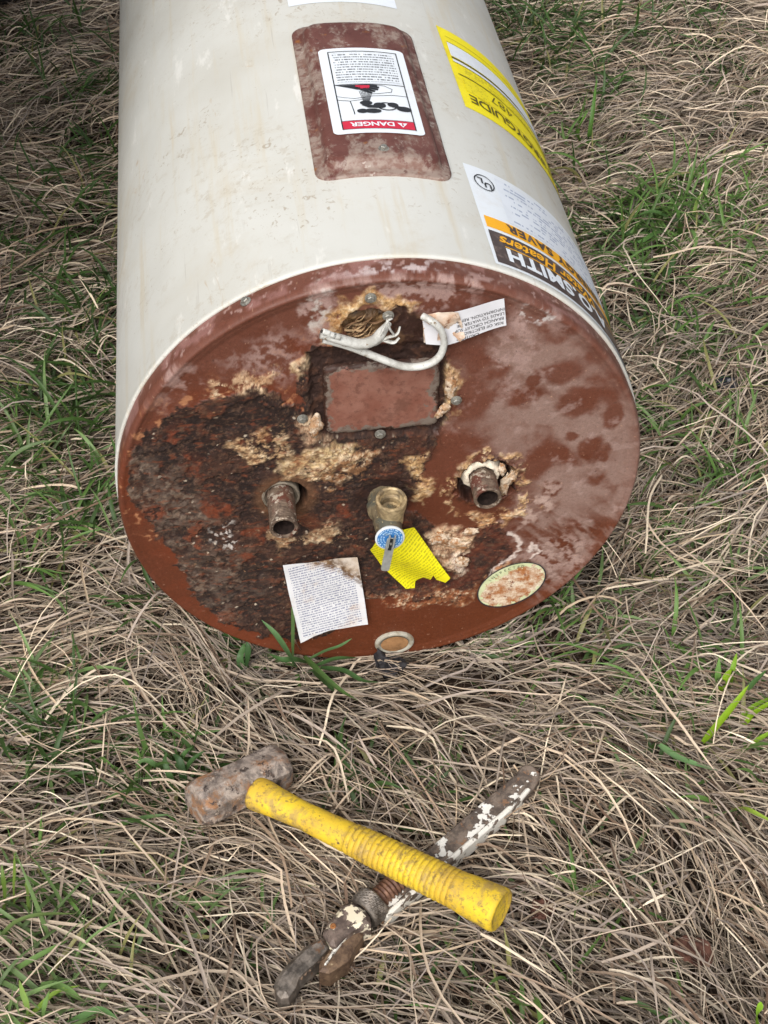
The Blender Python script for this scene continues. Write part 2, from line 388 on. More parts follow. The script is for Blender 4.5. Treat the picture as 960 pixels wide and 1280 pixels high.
for bx, by, rx, ry in ((248, 672, 10, 15), (262, 632, 15, 14), (240, 577, 14, 11), (322, 668, 12, 8), (300, 560, 10, 7), (275, 640, 9, 16), (190, 640, 16, 10), (310, 700, 12, 6), (430, 640, 14, 9), (218, 540, 20, 7)):
    put(K * blob(bx, by, rx, ry, .3, 1.6) * sstep(-.5, 0, n_m), S(116, 56, 32), 0.8)
put(K * sstep(0.38, 0.55, n_l2 + 0.35 * n_m2), S(112, 62, 40), 0.5)
flk = sstep(-.02, .06, fbm(SX + wxs, SZ + wzs, 34, 5, 44, .6)); hgt += K * (0.0004 + 0.0007 * np.clip(n_m, -.6, 1) + 0.0004 * n_m2 + 0.0004 * n_f + 0.0012 * np.clip(n_l, -1, 1) + .0010 * flk)
put(K * (1 - flk) * sstep(-.5, .2, n_l2), S(34, 23, 20), .85)
rgh = rgh * (1 - K) + 0.85 * K
# lower right rust tongue, red brown
red = poly([(520, 690), (560, 668), (620, 655), (648, 660), (640, 690), (610, 712), (596, 738), (540, 752), (505, 745)], .004, 1.2)
put(red * sstep(-.4, .2, n_m), S(92, 46, 30), 0.85)
put(red * sstep(.1, .5, n_m2), S(60, 34, 26), 0.8)
# rust seam below the cover and beneath the lower labels
put(poly([(500, 560), (548, 520), (560, 545), (524, 600), (512, 650), (480, 640), (470, 590)], .006, 1.4) * sstep(-.4, .3, n_m), S(70, 40, 28), 0.8)
# --- cream and ochre mineral crust
def mineral(pts, c, dens=0.0, hh=0.003, am=0.95, noise=None):
    global hgt, rgh
    nn = n_min if noise is None else noise
    k = poly(pts, .005, 1.6) * sstep(dens, dens + .22, nn + .1)
    put(k, c, am); put(k * sstep(.1, .5, n_f + n_m), S(228, 208, 176), 0.7); put(k * sstep(.05, .5, n_l2 + .5 * n_f), S(166, 112, 64), 0.6); put(k * sstep(-.05, .4, n_min2), S(112, 78, 54), .8); put(k * sstep(.1, .5, -n_min2), S(226, 206, 172), .6)
    put(k * sstep(.3, .6, -n_f), S(110, 74, 46), .5)
    hgt += k * hh * .7 * np.clip(.5 + n_min * .5 - n_min2 * .6, 0, 2); rgh += k * .3
mineral([(350, 580), (385, 566), (450, 556), (448, 576), (400, 596), (352, 596)], S(206, 178, 132), -.30)
mineral([(305, 545), (350, 540), (362, 575), (318, 582), (285, 560)], S(190, 158, 118), .12)
mineral([(376, 515), (398, 515), (414, 545), (398, 560), (380, 548)], S(206, 172, 140), -.35, .004)
mineral([(300, 470), (345, 462), (330, 494), (262, 494), (262, 480)], S(196, 160, 126), .12, .0015)
mineral([(545, 478), (560, 455), (578, 470), (572, 500), (552, 532), (540, 530)], S(212, 176, 128), -.38, .004)
mineral([(510, 575), (524, 570), (536, 612), (530, 630), (518, 605)], S(206, 168, 116), -.12, .003)
mineral([(370, 452), (384, 448), (384, 474), (374, 474)], S(206, 178, 140), -.1, .002)
mineral([(425, 378), (470, 366), (520, 385), (505, 395), (450, 388), (428, 412), (412, 425), (408, 400)], S(198, 158, 106), -.30, .003)
mineral([(530, 668), (565, 660), (590, 672), (578, 700), (570, 722), (545, 700)], S(204, 166, 132), -.55, .006)
mineral([(568, 690), (582, 690), (580, 718), (566, 722)], S(232, 214, 196), -.7, .004)
mineral([(590, 566), (640, 570), (668, 600), (664, 640), (650, 645), (655, 605), (630, 582), (595, 580), (575, 605), (560, 640), (556, 610)], S(200, 164, 118), .22, .003)
mineral([(575, 640), (610, 642), (650, 640), (640, 660), (600, 660)], S(196, 150, 104), .1, .003)
mineral([(330, 665), (372, 672), (420, 655), (430, 672), (350, 690)], S(176, 146, 112), .15, .002)
mineral([(430, 560), (470, 560), (450, 600), (400, 610), (380, 600)], S(150, 110, 74), .15, .002)
mineral([(600, 735), (640, 700), (640, 712), (604, 748)], S(210, 150, 110), -.2, .001)
mineral([(470, 745), (590, 735), (595, 745), (540, 760), (480, 757)], S(150, 88, 52), .05, .002)
# white veins and specks
for ln, w_ in (([(636, 668), (648, 674), (650, 690), (636, 700), (622, 708), (612, 724), (600, 738)], .0016), ([(660, 690), (668, 682), (672, 692), (664, 698)], .0018)):
    k = (1 - sstep(w_ * .5, w_ * .5 + .0022, sdline(SX + wxs * 1.3, SZ + wzs * 1.3, PX(ln)) + .0022 * n_min2)); put(k, S(218, 202, 192), .85); hgt += k * .0006
sp = fbm(SX, SZ, 120, 2, 31)
put(K * sstep(.74, .80, sp) * sstep(-.1, .3, n_b + .2), S(200, 184, 162), .85)
put(blob(282, 675, 15, 15, .5, 1.5) * .8 * sstep(.12, .25, n_f * .7 + sp * .6), S(216, 208, 200), .95)
put(K * sstep(.56, .66, fbm(SX, SZ, 260, 4, 33)) * sstep(-.2, .3, n_l2), S(176, 134, 96), .7)
put(K * sstep(.1, .55, fbm(SX, SZ, 240, 4, 36)), S(108, 80, 62), .45)
put(K * sstep(.02, .4, fbm(SX, SZ, 130, 6, 37, .78)), S(28, 20, 18), .5)
put(K * sstep(.12, .45, fbm(SX, SZ, 110, 6, 39, .78)), S(104, 78, 60), .45)
put(K * sstep(.34, .55, fbm(SX, SZ, 90, 6, 40, .8)) * sstep(-.1, .4, n_l), S(140, 108, 82), .6)
put(K * sstep(.2, .6, fbm(SX * .6, SZ * 1.5, 130, 4, 38)), S(124, 66, 40), .5)
put((1 - K) * sstep(.72, .78, fbm(SX, SZ, 210, 3, 34)), S(190, 150, 124), .6)
put((1 - K) * sstep(.70, .76, fbm(SX, SZ, 170, 3, 35)), S(66, 40, 32), .6)
# --- holes: conduit knockout, gap round each pipe, trench round the cover
def pit(mask, depth):
    global hgt
    hgt = hgt * (1 - mask) - depth * mask
knock = poly([(428, 408), (440, 394), (466, 388), (484, 395), (490, 412), (486, 428), (462, 432), (436, 428)], .0022, .6, 1)
pit(knock, .012); put(knock, S(112, 86, 60)); put(knock * sstep(-.1, .4, fbm(SX * .5 + SZ * .4, SZ * 1.2 - SX, 60, 4, 51)), S(176, 142, 100), .9); put(knock * sstep(.1, .4, n_m2), S(50, 36, 28), .9)
hgt += knock * .006 * n_m
seam = poly([(490, 392), (528, 392), (548, 420), (556, 438), (512, 442), (486, 428)], .003, 1.2)
put(seam, S(52, 34, 28), .95); put(seam * sstep(.1, .5, n_m), S(108, 80, 58), .8); hgt += seam * (-.002 + .002 * n_m)
tr = poly([(386, 443), (400, 437), (545, 433), (557, 442), (558, 530), (548, 544), (404, 549), (392, 540)], .0025, .8, 1)
pit(tr, .0045); put(tr, S(50, 32, 26)); put(tr * sstep(0, .4, n_m), S(80, 52, 38), .8); hgt += tr * (.0022 * n_m + .001 * n_f)
def ring_hole(x0, z0, rad, depth, wob):
    d = np.hypot(SX - x0 + wxs * wob, SZ - z0 + wzs * wob); k = 1 - sstep(rad - .0012, rad + .0012, d); pit(k, depth); put(k, S(28, 22, 20)); return d
d1 = ring_hole(-0.0945, 0.0015, 0.0205, .03, .25)
k = (sstep(.020, .0215, d1) - sstep(.024, .036, d1)); put(np.clip(k, 0, 1), S(112, 78, 52), .55)
d2 = np.hypot((SX - 0.101 + wx * .5) / 1.08, SZ + .001 + wz * .5)
k = 1 - sstep(.026, .040, d2); put(k * sstep(-.3, .2, n_m), S(84, 46, 30), .95); put(k * sstep(.1, .35, n_m2), S(46, 30, 26), .9)
put(k * sstep(.40, .6, n_m + n_f * .4), S(200, 160, 112), .85); hgt += k * (.002 + .003 * n_m2 + .002 * n_f)
k = 1 - sstep(.023, .030, d2 + .004 * n_m); pit(k, .012); put(k, S(40, 27, 23), .95); hgt += k * .004 * n_m2
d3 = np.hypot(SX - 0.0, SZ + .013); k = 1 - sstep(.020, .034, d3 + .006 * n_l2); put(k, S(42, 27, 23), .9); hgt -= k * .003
hgt = np.where(onsk, hgt * .25, hgt)
put(np.ones(len(SX)) * sstep(.2, .7, n_hh), col * .72, .5); put(sstep(.2, .7, -n_hh), np.minimum(col * 1.25, 1), .5)
# --- geometry
rr = np.hypot(AXx, AZz)
yb = np.concatenate([np.zeros(nf), RY]); face = np.arange(len(SX)) < nf
yb[:nf] = 0.0022 - 0.0018 * (rr[:nf] / RI) ** 6 - 0.0012 * sstep(.238, RI, rr[:nf])
yb[:nf] += 0.0009 * fbm(X, Z, 9, 3, 61)
yy = np.where(onsk, yb, yb - hgt)
radial = np.where(onsk, 1 + (hgt + 0.0006 * fbm(SX, SZ, 14, 2, 62)) / RF, 1)
V = np.stack([AXx * radial, yy, AZz * radial + H], 1)
Fg = grid_faces(N, N)
nl = len(loop); strip = []
prev = loop
for q in range(len(rings)):
    cur = nf + q * nl + np.arange(nl)
    strip.append(np.stack([prev, np.roll(prev, -1), np.roll(cur, -1), cur], 1)[:, ::-1]); prev = cur
Fg = np.concatenate([Fg] + strip)
m = NT('rusted_cap', 0.6, 0.35)
g = m.noise(900, 3, 0.6); g2 = m.noise(260, 4, 0.7)
c = m.attr('col'); c = m.mix(m.ramp(g, .35, .7, 0, .35), c, m.mix(1.0, c, (0.55, 0.5, 0.48), 'MULTIPLY'))
c = m.mix(m.ramp(g2, .58, .75, 0, .25), c, S(170, 130, 108))
m.col(c); m.rough(m.attr('rough', 'Fac')); m.bump(g2, .35, .0009)
M_CAP = m.m
cap = mk('end_cap', V, Fg, M_CAP, heater, True, col=np.clip(col, 0, 1))
at = cap.data.attributes.new('rough', 'FLOAT', 'POINT'); at.data.foreach_set('value', np.clip(rgh + .1 * n_m, .3, .95).astype(np.float32))

# --- common face mapping (x, z about the axis, distance in front of the cap)
def on_face(off=0.002, curl=None):
    def f(x, z):
        d = off if curl is None else off + curl(x, z)
        return np.stack([x, -d + np.zeros_like(x), z + H], 1)
    return f
def on_tank(off):
    "label coordinates s (arc length to the right of the crest) and y (away from the cap)"
    return lambda s, y: np.stack([np.sin(s / R) * (R + off), y, np.cos(s / R) * (R + off) + H], 1)
TH = lambda deg: math.radians(deg) * R
def rrect(x0, x1, y0, y1, r, n=6):
    P = []
    for cx, cy, a0 in ((x1 - r, y1 - r, 0), (x0 + r, y1 - r, 90), (x0 + r, y0 + r, 180), (x1 - r, y0 + r, 270)):
        for k in range(n + 1):
            a = math.radians(a0 + 90 * k / n); P.append((cx + r * math.cos(a), cy + r * math.sin(a)))
    return P
def ring_stack(outline, steps, mp_h):
    "rounded boss: outline shrunk towards its middle, (shrink, height) per ring"
    B = np.asarray(outline); c = B.mean(0); V = []
    for sh, hh in steps:
        d = B - c; ln = np.abs(d).max(0); k = np.maximum(1 - sh / ln, 0); V.append(mp_h(c[0] + d[:, 0] * k[0], c[1] + d[:, 1] * k[1], hh))
    n = len(B); Fc = [tuple(f) for f in grid_faces(len(steps), n, True)]; V = np.concatenate(V); Fc.append(tuple(range((len(steps) - 1) * n, len(steps) * n)))
    return V, Fc

# --- junction box cover in its rusted trench
m = NT('cover_paint', 0.55, 0.35)
c = m.mix(m.ramp(m.noise(28, 5, .65), .35, .7), S(124, 78, 64), S(146, 104, 90))
edge = m.attr('edge', 'Fac')
k = m.ramp(m.math('ADD', edge, m.math('MULTIPLY', m.noise(38, 6, .72), 2.4)), 1.86, 1.98)
c = m.mix(k, c, S(120, 108, 98)); k2 = m.ramp(m.math('ADD', edge, m.math('MULTIPLY', m.noise(50, 6, .72, dist=.4), 1.6)), 1.66, 1.78)
c = m.mix(k2, c, S(58, 38, 30)); c = m.mix(m.ramp(m.noise(60, 4, .7), .66, .72), c, S(112, 100, 92))
c = m.mix(m.ramp(m.noise(150, 6, .75), .35, .52, .55, 0), c, S(84, 52, 42)); c = m.mix(m.ramp(m.noise(24, 5, .7), .56, .66, 0, .55), c, S(98, 64, 52))
m.col(c); m.bump(m.noise(200, 4), .25, .0006)
P = np.array(resample(rrect(-0.0545, 0.0520, 0.0765, 0.1565, .007), .002)); P = P + .0016 * np.stack([fbm(P[:, 0], P[:, 1], 70, 4, 72), fbm(P[:, 0], P[:, 1], 70, 4, 73)], 1)
V, Fc = ring_stack(P, [(0, -.004), (0.0008, -.0012), (.002, .0004), (.005, .0009), (.009, .0010), (.014, .001), (.020, .0012), (.028, .0014), (.036, .0014)], lambda x, z, hh: np.stack([x, 0.0028 - (hh + .0006 * fbm(x, z, 60, 3, 71)), z + H], 1))
jc = mk('junction_cover', V, Fc, m.m, heater)
e = np.repeat(np.array([1, .98, .93, .78, .6, .35, .15, 0, 0]), len(P)); at = jc.data.attributes.new('edge', 'FLOAT', 'POINT'); at.data.foreach_set('value', e.astype(np.float32))
jc['label'] = 'brown rectangular cover plate with a black rusted surround'

# --- screws (hex washer heads)
M_ZINC = plain('dull_zinc', S(150, 148, 140), .38, .5, .55, .3, 300)
def screw_mesh():
    V, Fc = lathe((0, 0, 0), (0, 0, 1), [(0, .0052), (.0008, .0050), (.0011, .0038)], 18); V2, F2 = lathe((0, 0, .0011), (0, 0, 1), [(0, .0034), (.0020, .0034), (.0026, .0027)], 6)
    return np.vstack([V, V2]), [tuple(f) for f in Fc] + [tuple(f + len(V)) for f in F2] + [tuple(range(36, 54)), tuple(range(len(V) + 12, len(V) + 18))]
sV, sF = screw_mesh(); s0 = mk('screw', sV, sF, M_ZINC, heater, False)
face_rot = Matrix.Rotation(math.radians(90), 4, 'X')
spots = [(463, 371), (485, 393), (570, 499), (378, 522), (475, 541)]
for i, (px, py) in enumerate(spots):
    x, z = F(px, py); Mx = Matrix.Translation((x, -0.0015, z + H)) @ face_rot @ Matrix.Rotation(i * 1.1, 4, 'Z')
    if i == 0: s0.matrix_local = Mx
    else: copy_of(s0, heater, Mx)
a = math.radians(-27.5); Mx = Matrix.Translation((math.sin(a) * (RF + .0003), .017, math.cos(a) * (RF + .0003) + H)) @ Matrix.Rotation(a, 4, 'Y'); copy_of(s0, heater, Mx)

# --- pipe nipples
m = NT('pipe_steel', .6, .4, .35)
nn = m.noise(160, 5, .7); c = m.mix(m.ramp(nn, .35, .65), S(84, 68, 58), S(130, 112, 96)); c = m.mix(m.ramp(m.noise(60, 4), .48, .62), c, S(104, 62, 50)); c = m.mix(m.ramp(m.noise(120, 3, .7), .56, .64), c, S(176, 164, 148))
m.col(c).bump(nn, .4, .001); M_PIPE = m.m
M_BORE = plain('pipe_bore', S(44, 34, 30), .8, .2, 0, .5, 200)
M_FLANGE = plain('grey_flange', S(126, 116, 102), .65, .35, .2, .3, 140)
def nipple(x, z, out, flange):
    pr = [(-.03, .0128), (-out * 0 + .0, .0134), (.006, .0134)]
    if flange: pr = [(-.03, .0134), (.0, .0134), (.012, .0134)]
    t = pr[-1][0] + .003; k = 0; thr = []
    while t < out - .002:
        thr.append((t, .0131 if k % 2 else .0126)); t += .0011; k += 1
    pr = pr + thr + [(out - .004, .0124), (out - .0038, .0136), (out - .001, .0134), (out, .0124), (out - .0004, .0104), (out - .002, .0100)]
    V, Fc = lathe((x, 0, z + H), (0, -1, .02), pr, 40, .02, 3); o = mk('pipe_nipple', V, Fc, M_PIPE, heater, sharp=35)
    if flange: V, Fc = lathe((x + .0005, 0, z + H - .0005), (0, -1, .02), [(-.03, .0175), (-.006, .0182), (-.0020, .0184), (-.0008, .0176), (-.0012, .0160), (-.0040, .0148), (-.0060, .0130)], 40, .02, 5); mk('flange', V, Fc, M_FLANGE, o, sharp=35)
    V, Fc = lathe((x, 0, z + H), (0, -1, .02), [(out - .002, .0100), (out - .02, .0099), (-.02, .0098), (-.0201, .0002)], 32, .02, 4); mk('bore', V, Fc, M_BORE, o)
    return o
nipple(-0.0995, 0.004, .043, True)['label'] = 'longer left pipe stub with a grey flange'
nipple(0.0967, 0.004, .028, False)['label'] = 'short right pipe stub in a crumbling white collar'
m = NT('old_foam', .85, .2); nn = m.noise(140, 5, .7)
c = m.mix(m.ramp(nn, .4, .6), S(172, 136, 102), S(212, 194, 172)); c = m.mix(m.ramp(m.noise(90, 5, .7), .50, .60), c, S(160, 114, 76)); c = m.mix(m.ramp(m.noise(150, 4, .7), .60, .68), c, S(96, 66, 48)); m.col(c).bump(nn, .8, .002); M_FOAM = m.m
V, Fc = lathe((0.0955, .012, .007 + H), (0, -1, 0), [(0, .0200), (.006, .0192), (.009, .0182), (.0115, .0168), (.0125, .0148), (.011, .0130)], 90, .10, 8, phase=.4); V[:, 1] += .0035 * fbm(V[:, 0], V[:, 2], 55, 5, 9, .7); V[:, 2] += .0016 * fbm(V[:, 0], V[:, 1] * 3, 90, 4, 10, .7)
M_COLLAR = plain('white_foam', S(222, 210, 190), .85, .2, 0, .28, 110); mk('foam_collar', V, Fc, M_COLLAR, heater)
for (px, py, sx, sz, ro) in ((634, 606, .005, .017, .25), (642, 600, .004, .007, 0), (628, 590, .004, .009, -.2), (574, 682, .014, .008, .3), (551, 676, .011, .009, 0), (577, 706, .009, .008, 0), (588, 668, .008, .004, 0), (564, 488, .0055, .012, .1), (554, 516, .0045, .010, .5), (395, 535, .006, .013, .1)):
    x, z = F(px, py, -.004); th = np.linspace(0, np.pi, 18); V = []
    n = 32; u = np.arange(n) / n * 2 * np.pi
    for t in th:
        for a in u: V.append((math.sin(t) * math.cos(a) * sx, -math.cos(t) * .0030, math.sin(t) * math.sin(a) * sz))
    V = np.array(V); q = 1 + .75 * fbm(V[:, 0] + px, V[:, 2] + V[:, 1] * 1.7 + py, 130, 5, 12, .7); V *= q[:, None]
    c, s = math.cos(ro), math.sin(ro); V = np.stack([V[:, 0] * c + V[:, 2] * s + x, V[:, 1] + .000, -V[:, 0] * s + V[:, 2] * c + z + H], 1)
    mk('foam_lump', V, grid_faces(18, n, True), M_FOAM, heater)

# --- torn insulation fibres in the knockout
M_FIB = plain('insulation_fibre', S(178, 150, 116), .95, .05, 0, .35, 300); M_FIB2 = plain('dirty_fibre', S(128, 100, 76), .95, .05, 0, .4, 300)
for k in range(30):
    x0, z0 = F(434 + RNG.random() * 46, 398 + RNG.random() * 28, .008); an = .55 + RNG.normal() * .25; L = .012 + RNG.random() * .016
    P = [(x0 - math.cos(an) * L / 2, .012, z0 + H - math.sin(an) * L / 2), (x0, .004 + RNG.random() * .005, z0 + H + RNG.normal() * .003), (x0 + math.cos(an) * L / 2, .009, z0 + H + math.sin(an) * L / 2)]
    V, Fc = tube(P, [.0008, .0022, .0005], 6, 8, True, .28); mk('insulation_shred', V, Fc, (M_FIB, M_FIB2)[k % 2], heater)

# --- wiring
m = NT('cable_sheath', .45, .45); c = m.mix(m.ramp(m.noise(60, 5, .7), .4, .65), S(206, 206, 200), S(168, 166, 158)); c = m.mix(m.ramp(m.noise(140, 4, .7), .6, .68), c, S(128, 110, 88)); m.col(c); M_CABLE = m.m
def PF(pts): return [(F(a, b, -Y)[0], -Y, F(a, b, -Y)[1] + H) for a, b, Y in pts]
V, Fc = tube(PF([(404, 424, .019), (430, 431, .020), (455, 440, .020), (480, 450, .021), (505, 458, .021), (530, 457, .020), (548, 447, .019), (555, 430, .019), (552, 414, .020), (541, 402, .020), (528, 395, .014)]), 0.0039, 14, 70, True, .8)
mk('cable', V, Fc, M_CABLE, heater)
V, Fc = tube(PF([(401, 417, .024), (425, 424, .025), (450, 430, .024), (468, 425, .020), (478, 414, .012), (486, 404, .004)]), [.0048, .0052, .0052, .0048, .003], 16, 40, True, .8)
cb = mk('cable', V, Fc, M_CABLE, heater)
M_CU = plain('wire_core', S(62, 54, 48), .5, .4, .2)
for px, py in ((403, 415), (410, 418), (416, 420)):
    p = PF([(px, py - 1, .029), (px + 9, py + 2, .029)]); V, Fc = tube([p[0], (np.array(p[0]) + p[1]) / 2, p[1]], .0026, 10, 6); w = mk('wire_end', V, Fc, M_CABLE, cb)
    p = PF([(px - 1.5, py - 1.4, .0295), (px + 2, py, .0295)]); V, Fc = tube([p[0], (np.array(p[0]) + p[1]) / 2, p[1]], .0014, 8, 4); mk('core', V, Fc, M_CU, cb)
for pts in ([(460, 432, .016), (474, 420, .018), (484, 402, .020), (490, 398, .018)], [(470, 430, .014), (484, 422, .018), (496, 418, .018), (500, 408, .014)], [(484, 400, .020), (488, 412, .020), (494, 420, .018)], [(478, 424, .016), (492, 428, .020), (499, 422, .018)]):
    V, Fc = tube(PF(pts), [.003, .0024, .0016], 7, 14, True, .4); mk('torn_sheath', V, Fc, M_CABLE, heater)

# --- print that nobody can read: rows of tiny dark marks with word gaps
def print_mat(name, paper, ink, rows, words=26, dens=.5, stain=None, rough=.55, gaps=True, inkmix=.8):
    m = NT(name, rough, .35); uv = m.attr('print_uv', 'Vector'); sep = m.n('SeparateXYZ'); m.link(uv, sep.inputs[0]); u, v = sep.outputs[0], sep.outputs[1]
    vr = m.math('MULTIPLY', v, float(rows)); row = m.math('FLOOR', vr); fr = m.math('FRACT', vr)
    inrow = m.math('MULTIPLY', m.math('GREATER_THAN', fr, .30), m.math('LESS_THAN', fr, .80))
    def n1(su, off):
        cmb = m.n('CombineXYZ'); m.link(m.math('MULTIPLY', u, float(su)), cmb.inputs[0]); m.link(m.math('MULTIPLY', row, 7.31), cmb.inputs[1]); cmb.inputs[2].default_value = off
        return m.noise(1.0, 1, .5, src=cmb.outputs[0])
    word = m.math('GREATER_THAN', n1(words, 0), 1 - dens - .08); let = m.ramp(n1(words * 5.5, 3), .40, .52)
    ma = m.math('MULTIPLY', m.math('GREATER_THAN', u, .06), m.math('LESS_THAN', u, .94)); mb = m.math('MULTIPLY', m.math('GREATER_THAN', v, .05), m.math('LESS_THAN', v, .95))
    k = m.math('MULTIPLY', m.math('MULTIPLY', inrow, word), m.math('MULTIPLY', ma, mb)); k = m.math('MULTIPLY', k, let)
    p = m.mix(m.ramp(m.noise(40, 4), .4, .7), paper, tuple(x * .92 for x in paper)); c = m.mix(m.math('MULTIPLY', k, inkmix), p, ink)
    if stain: c = stain(m, c, u, v)
    m.col(c); return m
def quad_uv(A, B, C_, D):
    "inverse of a parallelogram A->B (u) and A->D (v)"
    A = np.array(A); U = np.array(B) - A; Vv = np.array(D) - A; inv = np.linalg.inv(np.stack([U, Vv], 1))
    return lambda x, z: (inv @ np.stack([x - A[0], z - A[1]])).T
# loose white sheet glued low on the cap, its upper right corner torn and stained
def stain_w(m, c, u, v):
    d = m.math('ADD', m.math('ADD', m.math('MULTIPLY', v, 1.0), m.math('MULTIPLY', m.math('POWER', m.math('MAXIMUM', u, .01), 1.7), .52)), m.math('MULTIPLY', m.math('SUBTRACT', m.noise(60, 4, .6), .5), .16))
    c = m.mix(m.ramp(d, 1.10, 1.13), c, m.mix(m.ramp(m.noise(70, 4, .7), .4, .7), S(216, 204, 192), S(186, 164, 140)))
    band = m.math('MULTIPLY', m.ramp(d, 1.00, 1.08), m.ramp(d, 1.30, 1.14)); c = m.mix(m.math('MULTIPLY', band, m.ramp(m.noise(150, 4, .7), .35, .6)), c, S(104, 78, 56))
    t = m.math('MULTIPLY', m.ramp(m.noise(22, 4, .6), .55, .7), .45); return m.mix(t, c, S(190, 150, 104))
m = print_mat('printed_sheet', S(226, 226, 228), S(84, 92, 134), 34, 15, .62, stain_w, .6, inkmix=.75)
A, B, Cc, D = F(375, 797), F(459, 774), F(446, 692), F(353, 702)
q = quad_uv(A, (B[0] - .001, B[1] - .002), Cc, D)
def curl_w(x, z):
    u = q(x, z); return .006 * np.clip(.35 - u[:, 1], 0, 1) ** 1.0 * 1.6 * (1 - u[:, 0] * .3) + .0012 * fbm(x, z, 18, 2, 81) + .003 * np.clip(u[:, 0] - .8, 0, 1) + .004 * np.clip(u[:, 1] - .85, 0, 1)
out = PX([(375, 797), (392, 789), (412, 782), (436, 778), (459, 774), (455, 745), (450, 715), (446, 692), (420, 694), (385, 699), (353, 702), (360, 735), (368, 768)])
sheet('paper_sheet', out, .0035, on_face(.0045, curl_w), m.m, heater, q)['label'] = 'white instruction sheet with a torn stained corner, low on the rusted end'
# yellow warning tag hanging behind the valve
def stain_y(m, c, u, v):
    return m.mix(m.ramp(m.noise(35, 5, .7), .58, .75, 0, .5), c, S(176, 160, 40))
m = print_mat('yellow_print', S(234, 224, 30), S(150, 140, 24), 26, 13, .66, stain_y, .45, inkmix=.62)
o_y = [(463, 690), (470, 676), (476, 664), (490, 660), (505, 668), (519, 667), (534, 685), (550, 704), (562, 718), (556, 725), (545, 722), (541, 716), (538, 724), (529, 722), (520, 730), (519, 738), (508, 738), (494, 727), (478, 713)]
oy = PX(o_y, -.012); A, B, D = F(506, 752, -.012), F(576, 704, -.012), F(450, 690, -.012)
q2 = quad_uv(A, B, None, D)
sheet('yellow_tag', oy, .003, on_face(.008, lambda x, z: .005 * np.sin((x * .8 + z) * 75) + .006 * np.clip(-.06 - z, 0, .1) * 12), m.m, heater, q2)['label'] = 'yellow paper warning tag with a torn lower edge behind the valve'
# white wiring tag at the top
M_TAG = plain('tag_paper', S(222, 222, 226), .55, .35, 0, .04, 60)
M_INK = plain('black_ink', S(52, 50, 54), .6, .3, 0, .1)
out = PX([(527, 393), (575, 385), (631, 376), (634, 410), (605, 416), (580, 422), (558, 428), (532, 429)], -.010)
tagmap = on_face(.010, lambda x, z: .004 * np.sin((x - .03) * 60) + .006 * np.clip(x - .06, 0, 1))
tg = sheet('wiring_tag', out, .004, tagmap, M_TAG, heater); tg['label'] = 'white wiring tag printed upside down near the top of the cap'
fl = Flat(); a0 = math.atan2(F(631, 376, -.01)[1] - F(527, 393, -.01)[1], F(631, 376, -.01)[0] - F(527, 393, -.01)[0])
xr, zr = F(631, 382, -.01)
fl2 = Flat()
for i, t in enumerate(('CAUTION:', 'RISK OF ELECTRIC', 'BRANCH CIRCUIT SUP', 'LEADS TO WATER HE', 'INFORMATION, REFER')):
    P, Fc = text2d(t, .0044, 'LEFT', .0); P = np.stack([-P[:, 0], -P[:, 1]], 1)
    if i == 0: P[:, 0] -= .022
    P[:, 1] += -.0240 + i * .0049; P[:, 0] -= .002 - .0006 * i
    ca, sa = math.cos(a0), math.sin(a0); fl.add(np.stack([xr + P[:, 0] * ca - P[:, 1] * sa, zr + P[:, 0] * sa + P[:, 1] * ca], 1), Fc)
fl.build('lettering', lambda x, z: tagmap(x, z) - np.array([0, .0005, 0]), M_INK, tg)
# perished tape round the splice
m = NT('perished_tape', .7, .3); c = m.mix(m.ramp(m.noise(70, 5, .65), .4, .62), S(214, 196, 178), S(196, 162, 136)); c = m.mix(m.ramp(m.noise(120, 4), .6, .68), c, S(150, 108, 80)); m.col(c).bump(m.noise(150, 4), .6, .0015)
out = PX([(530, 394), (548, 390), (572, 388), (577, 402), (581, 420), (575, 427), (568, 420), (560, 418), (555, 425), (546, 424), (548, 412), (538, 404), (527, 400)], -.014)
sheet('splice_tape', out, .0025, on_face(.015, lambda x, z: .0035 * fbm(x, z, 55, 3, 91) + .002 * fbm(x, z, 140, 2, 92)), m.m, heater)
out = PX([(528, 402), (536, 408), (546, 416), (549, 424), (530, 429), (529, 418)], -.008)
sheet('splice_tape', out, .003, on_face(.009, lambda x, z: .003 * fbm(x, z, 60, 3, 94)), m.m, heater)

# --- relief valve
m = NT('old_brass', .55, .4, .15); nn = m.noise(120, 5, .65)
c = m.mix(m.ramp(nn, .35, .65), S(92, 82, 66), S(134, 120, 94)); c = m.mix(m.ramp(m.noise(60, 4), .5, .65), c, S(88, 88, 78)); c = m.mix(m.ramp(m.noise(260, 3), .62, .7), c, S(186, 168, 128)); m.col(c).bump(nn, .35, .001); M_BRASS = m.m
vz = -0.013
V, Fc = lathe((0, 0, H + vz), (0, -1, 0), [(-.01, .0155), (.006, .0155), (.0065, .0175), (.013, .0175), (.0135, .0145), (.030, .0135), (.042, .0125), (.046, .0118), (.048, .010), (.0481, .0005)], 32, .03, 5)
rv = mk('relief_valve', V, Fc, M_BRASS, heater, sharp=30); rv['label'] = 'brass relief valve with an open threaded outlet facing up'
po = (0.003, -.026, H + vz)
V, Fc = lathe(po, (0.02, -.10, 1), [(0, .0125), (.012, .0128), (.018, .0138), (.0225, .0146), (.0300, .0149), (.0312, .0143), (.0314, .0132), (.0306, .0118), (.0290, .0113), (.0285, .0120), (.0265, .0112), (.0258, .0119), (.0240, .0111), (.0232, .0117), (.0222, .0109), (.0214, .0115), (.0200, .0104), (.0140, .0100), (.0135, .0078), (.006, .0076), (.0058, .0001)], 36, .015, 6)
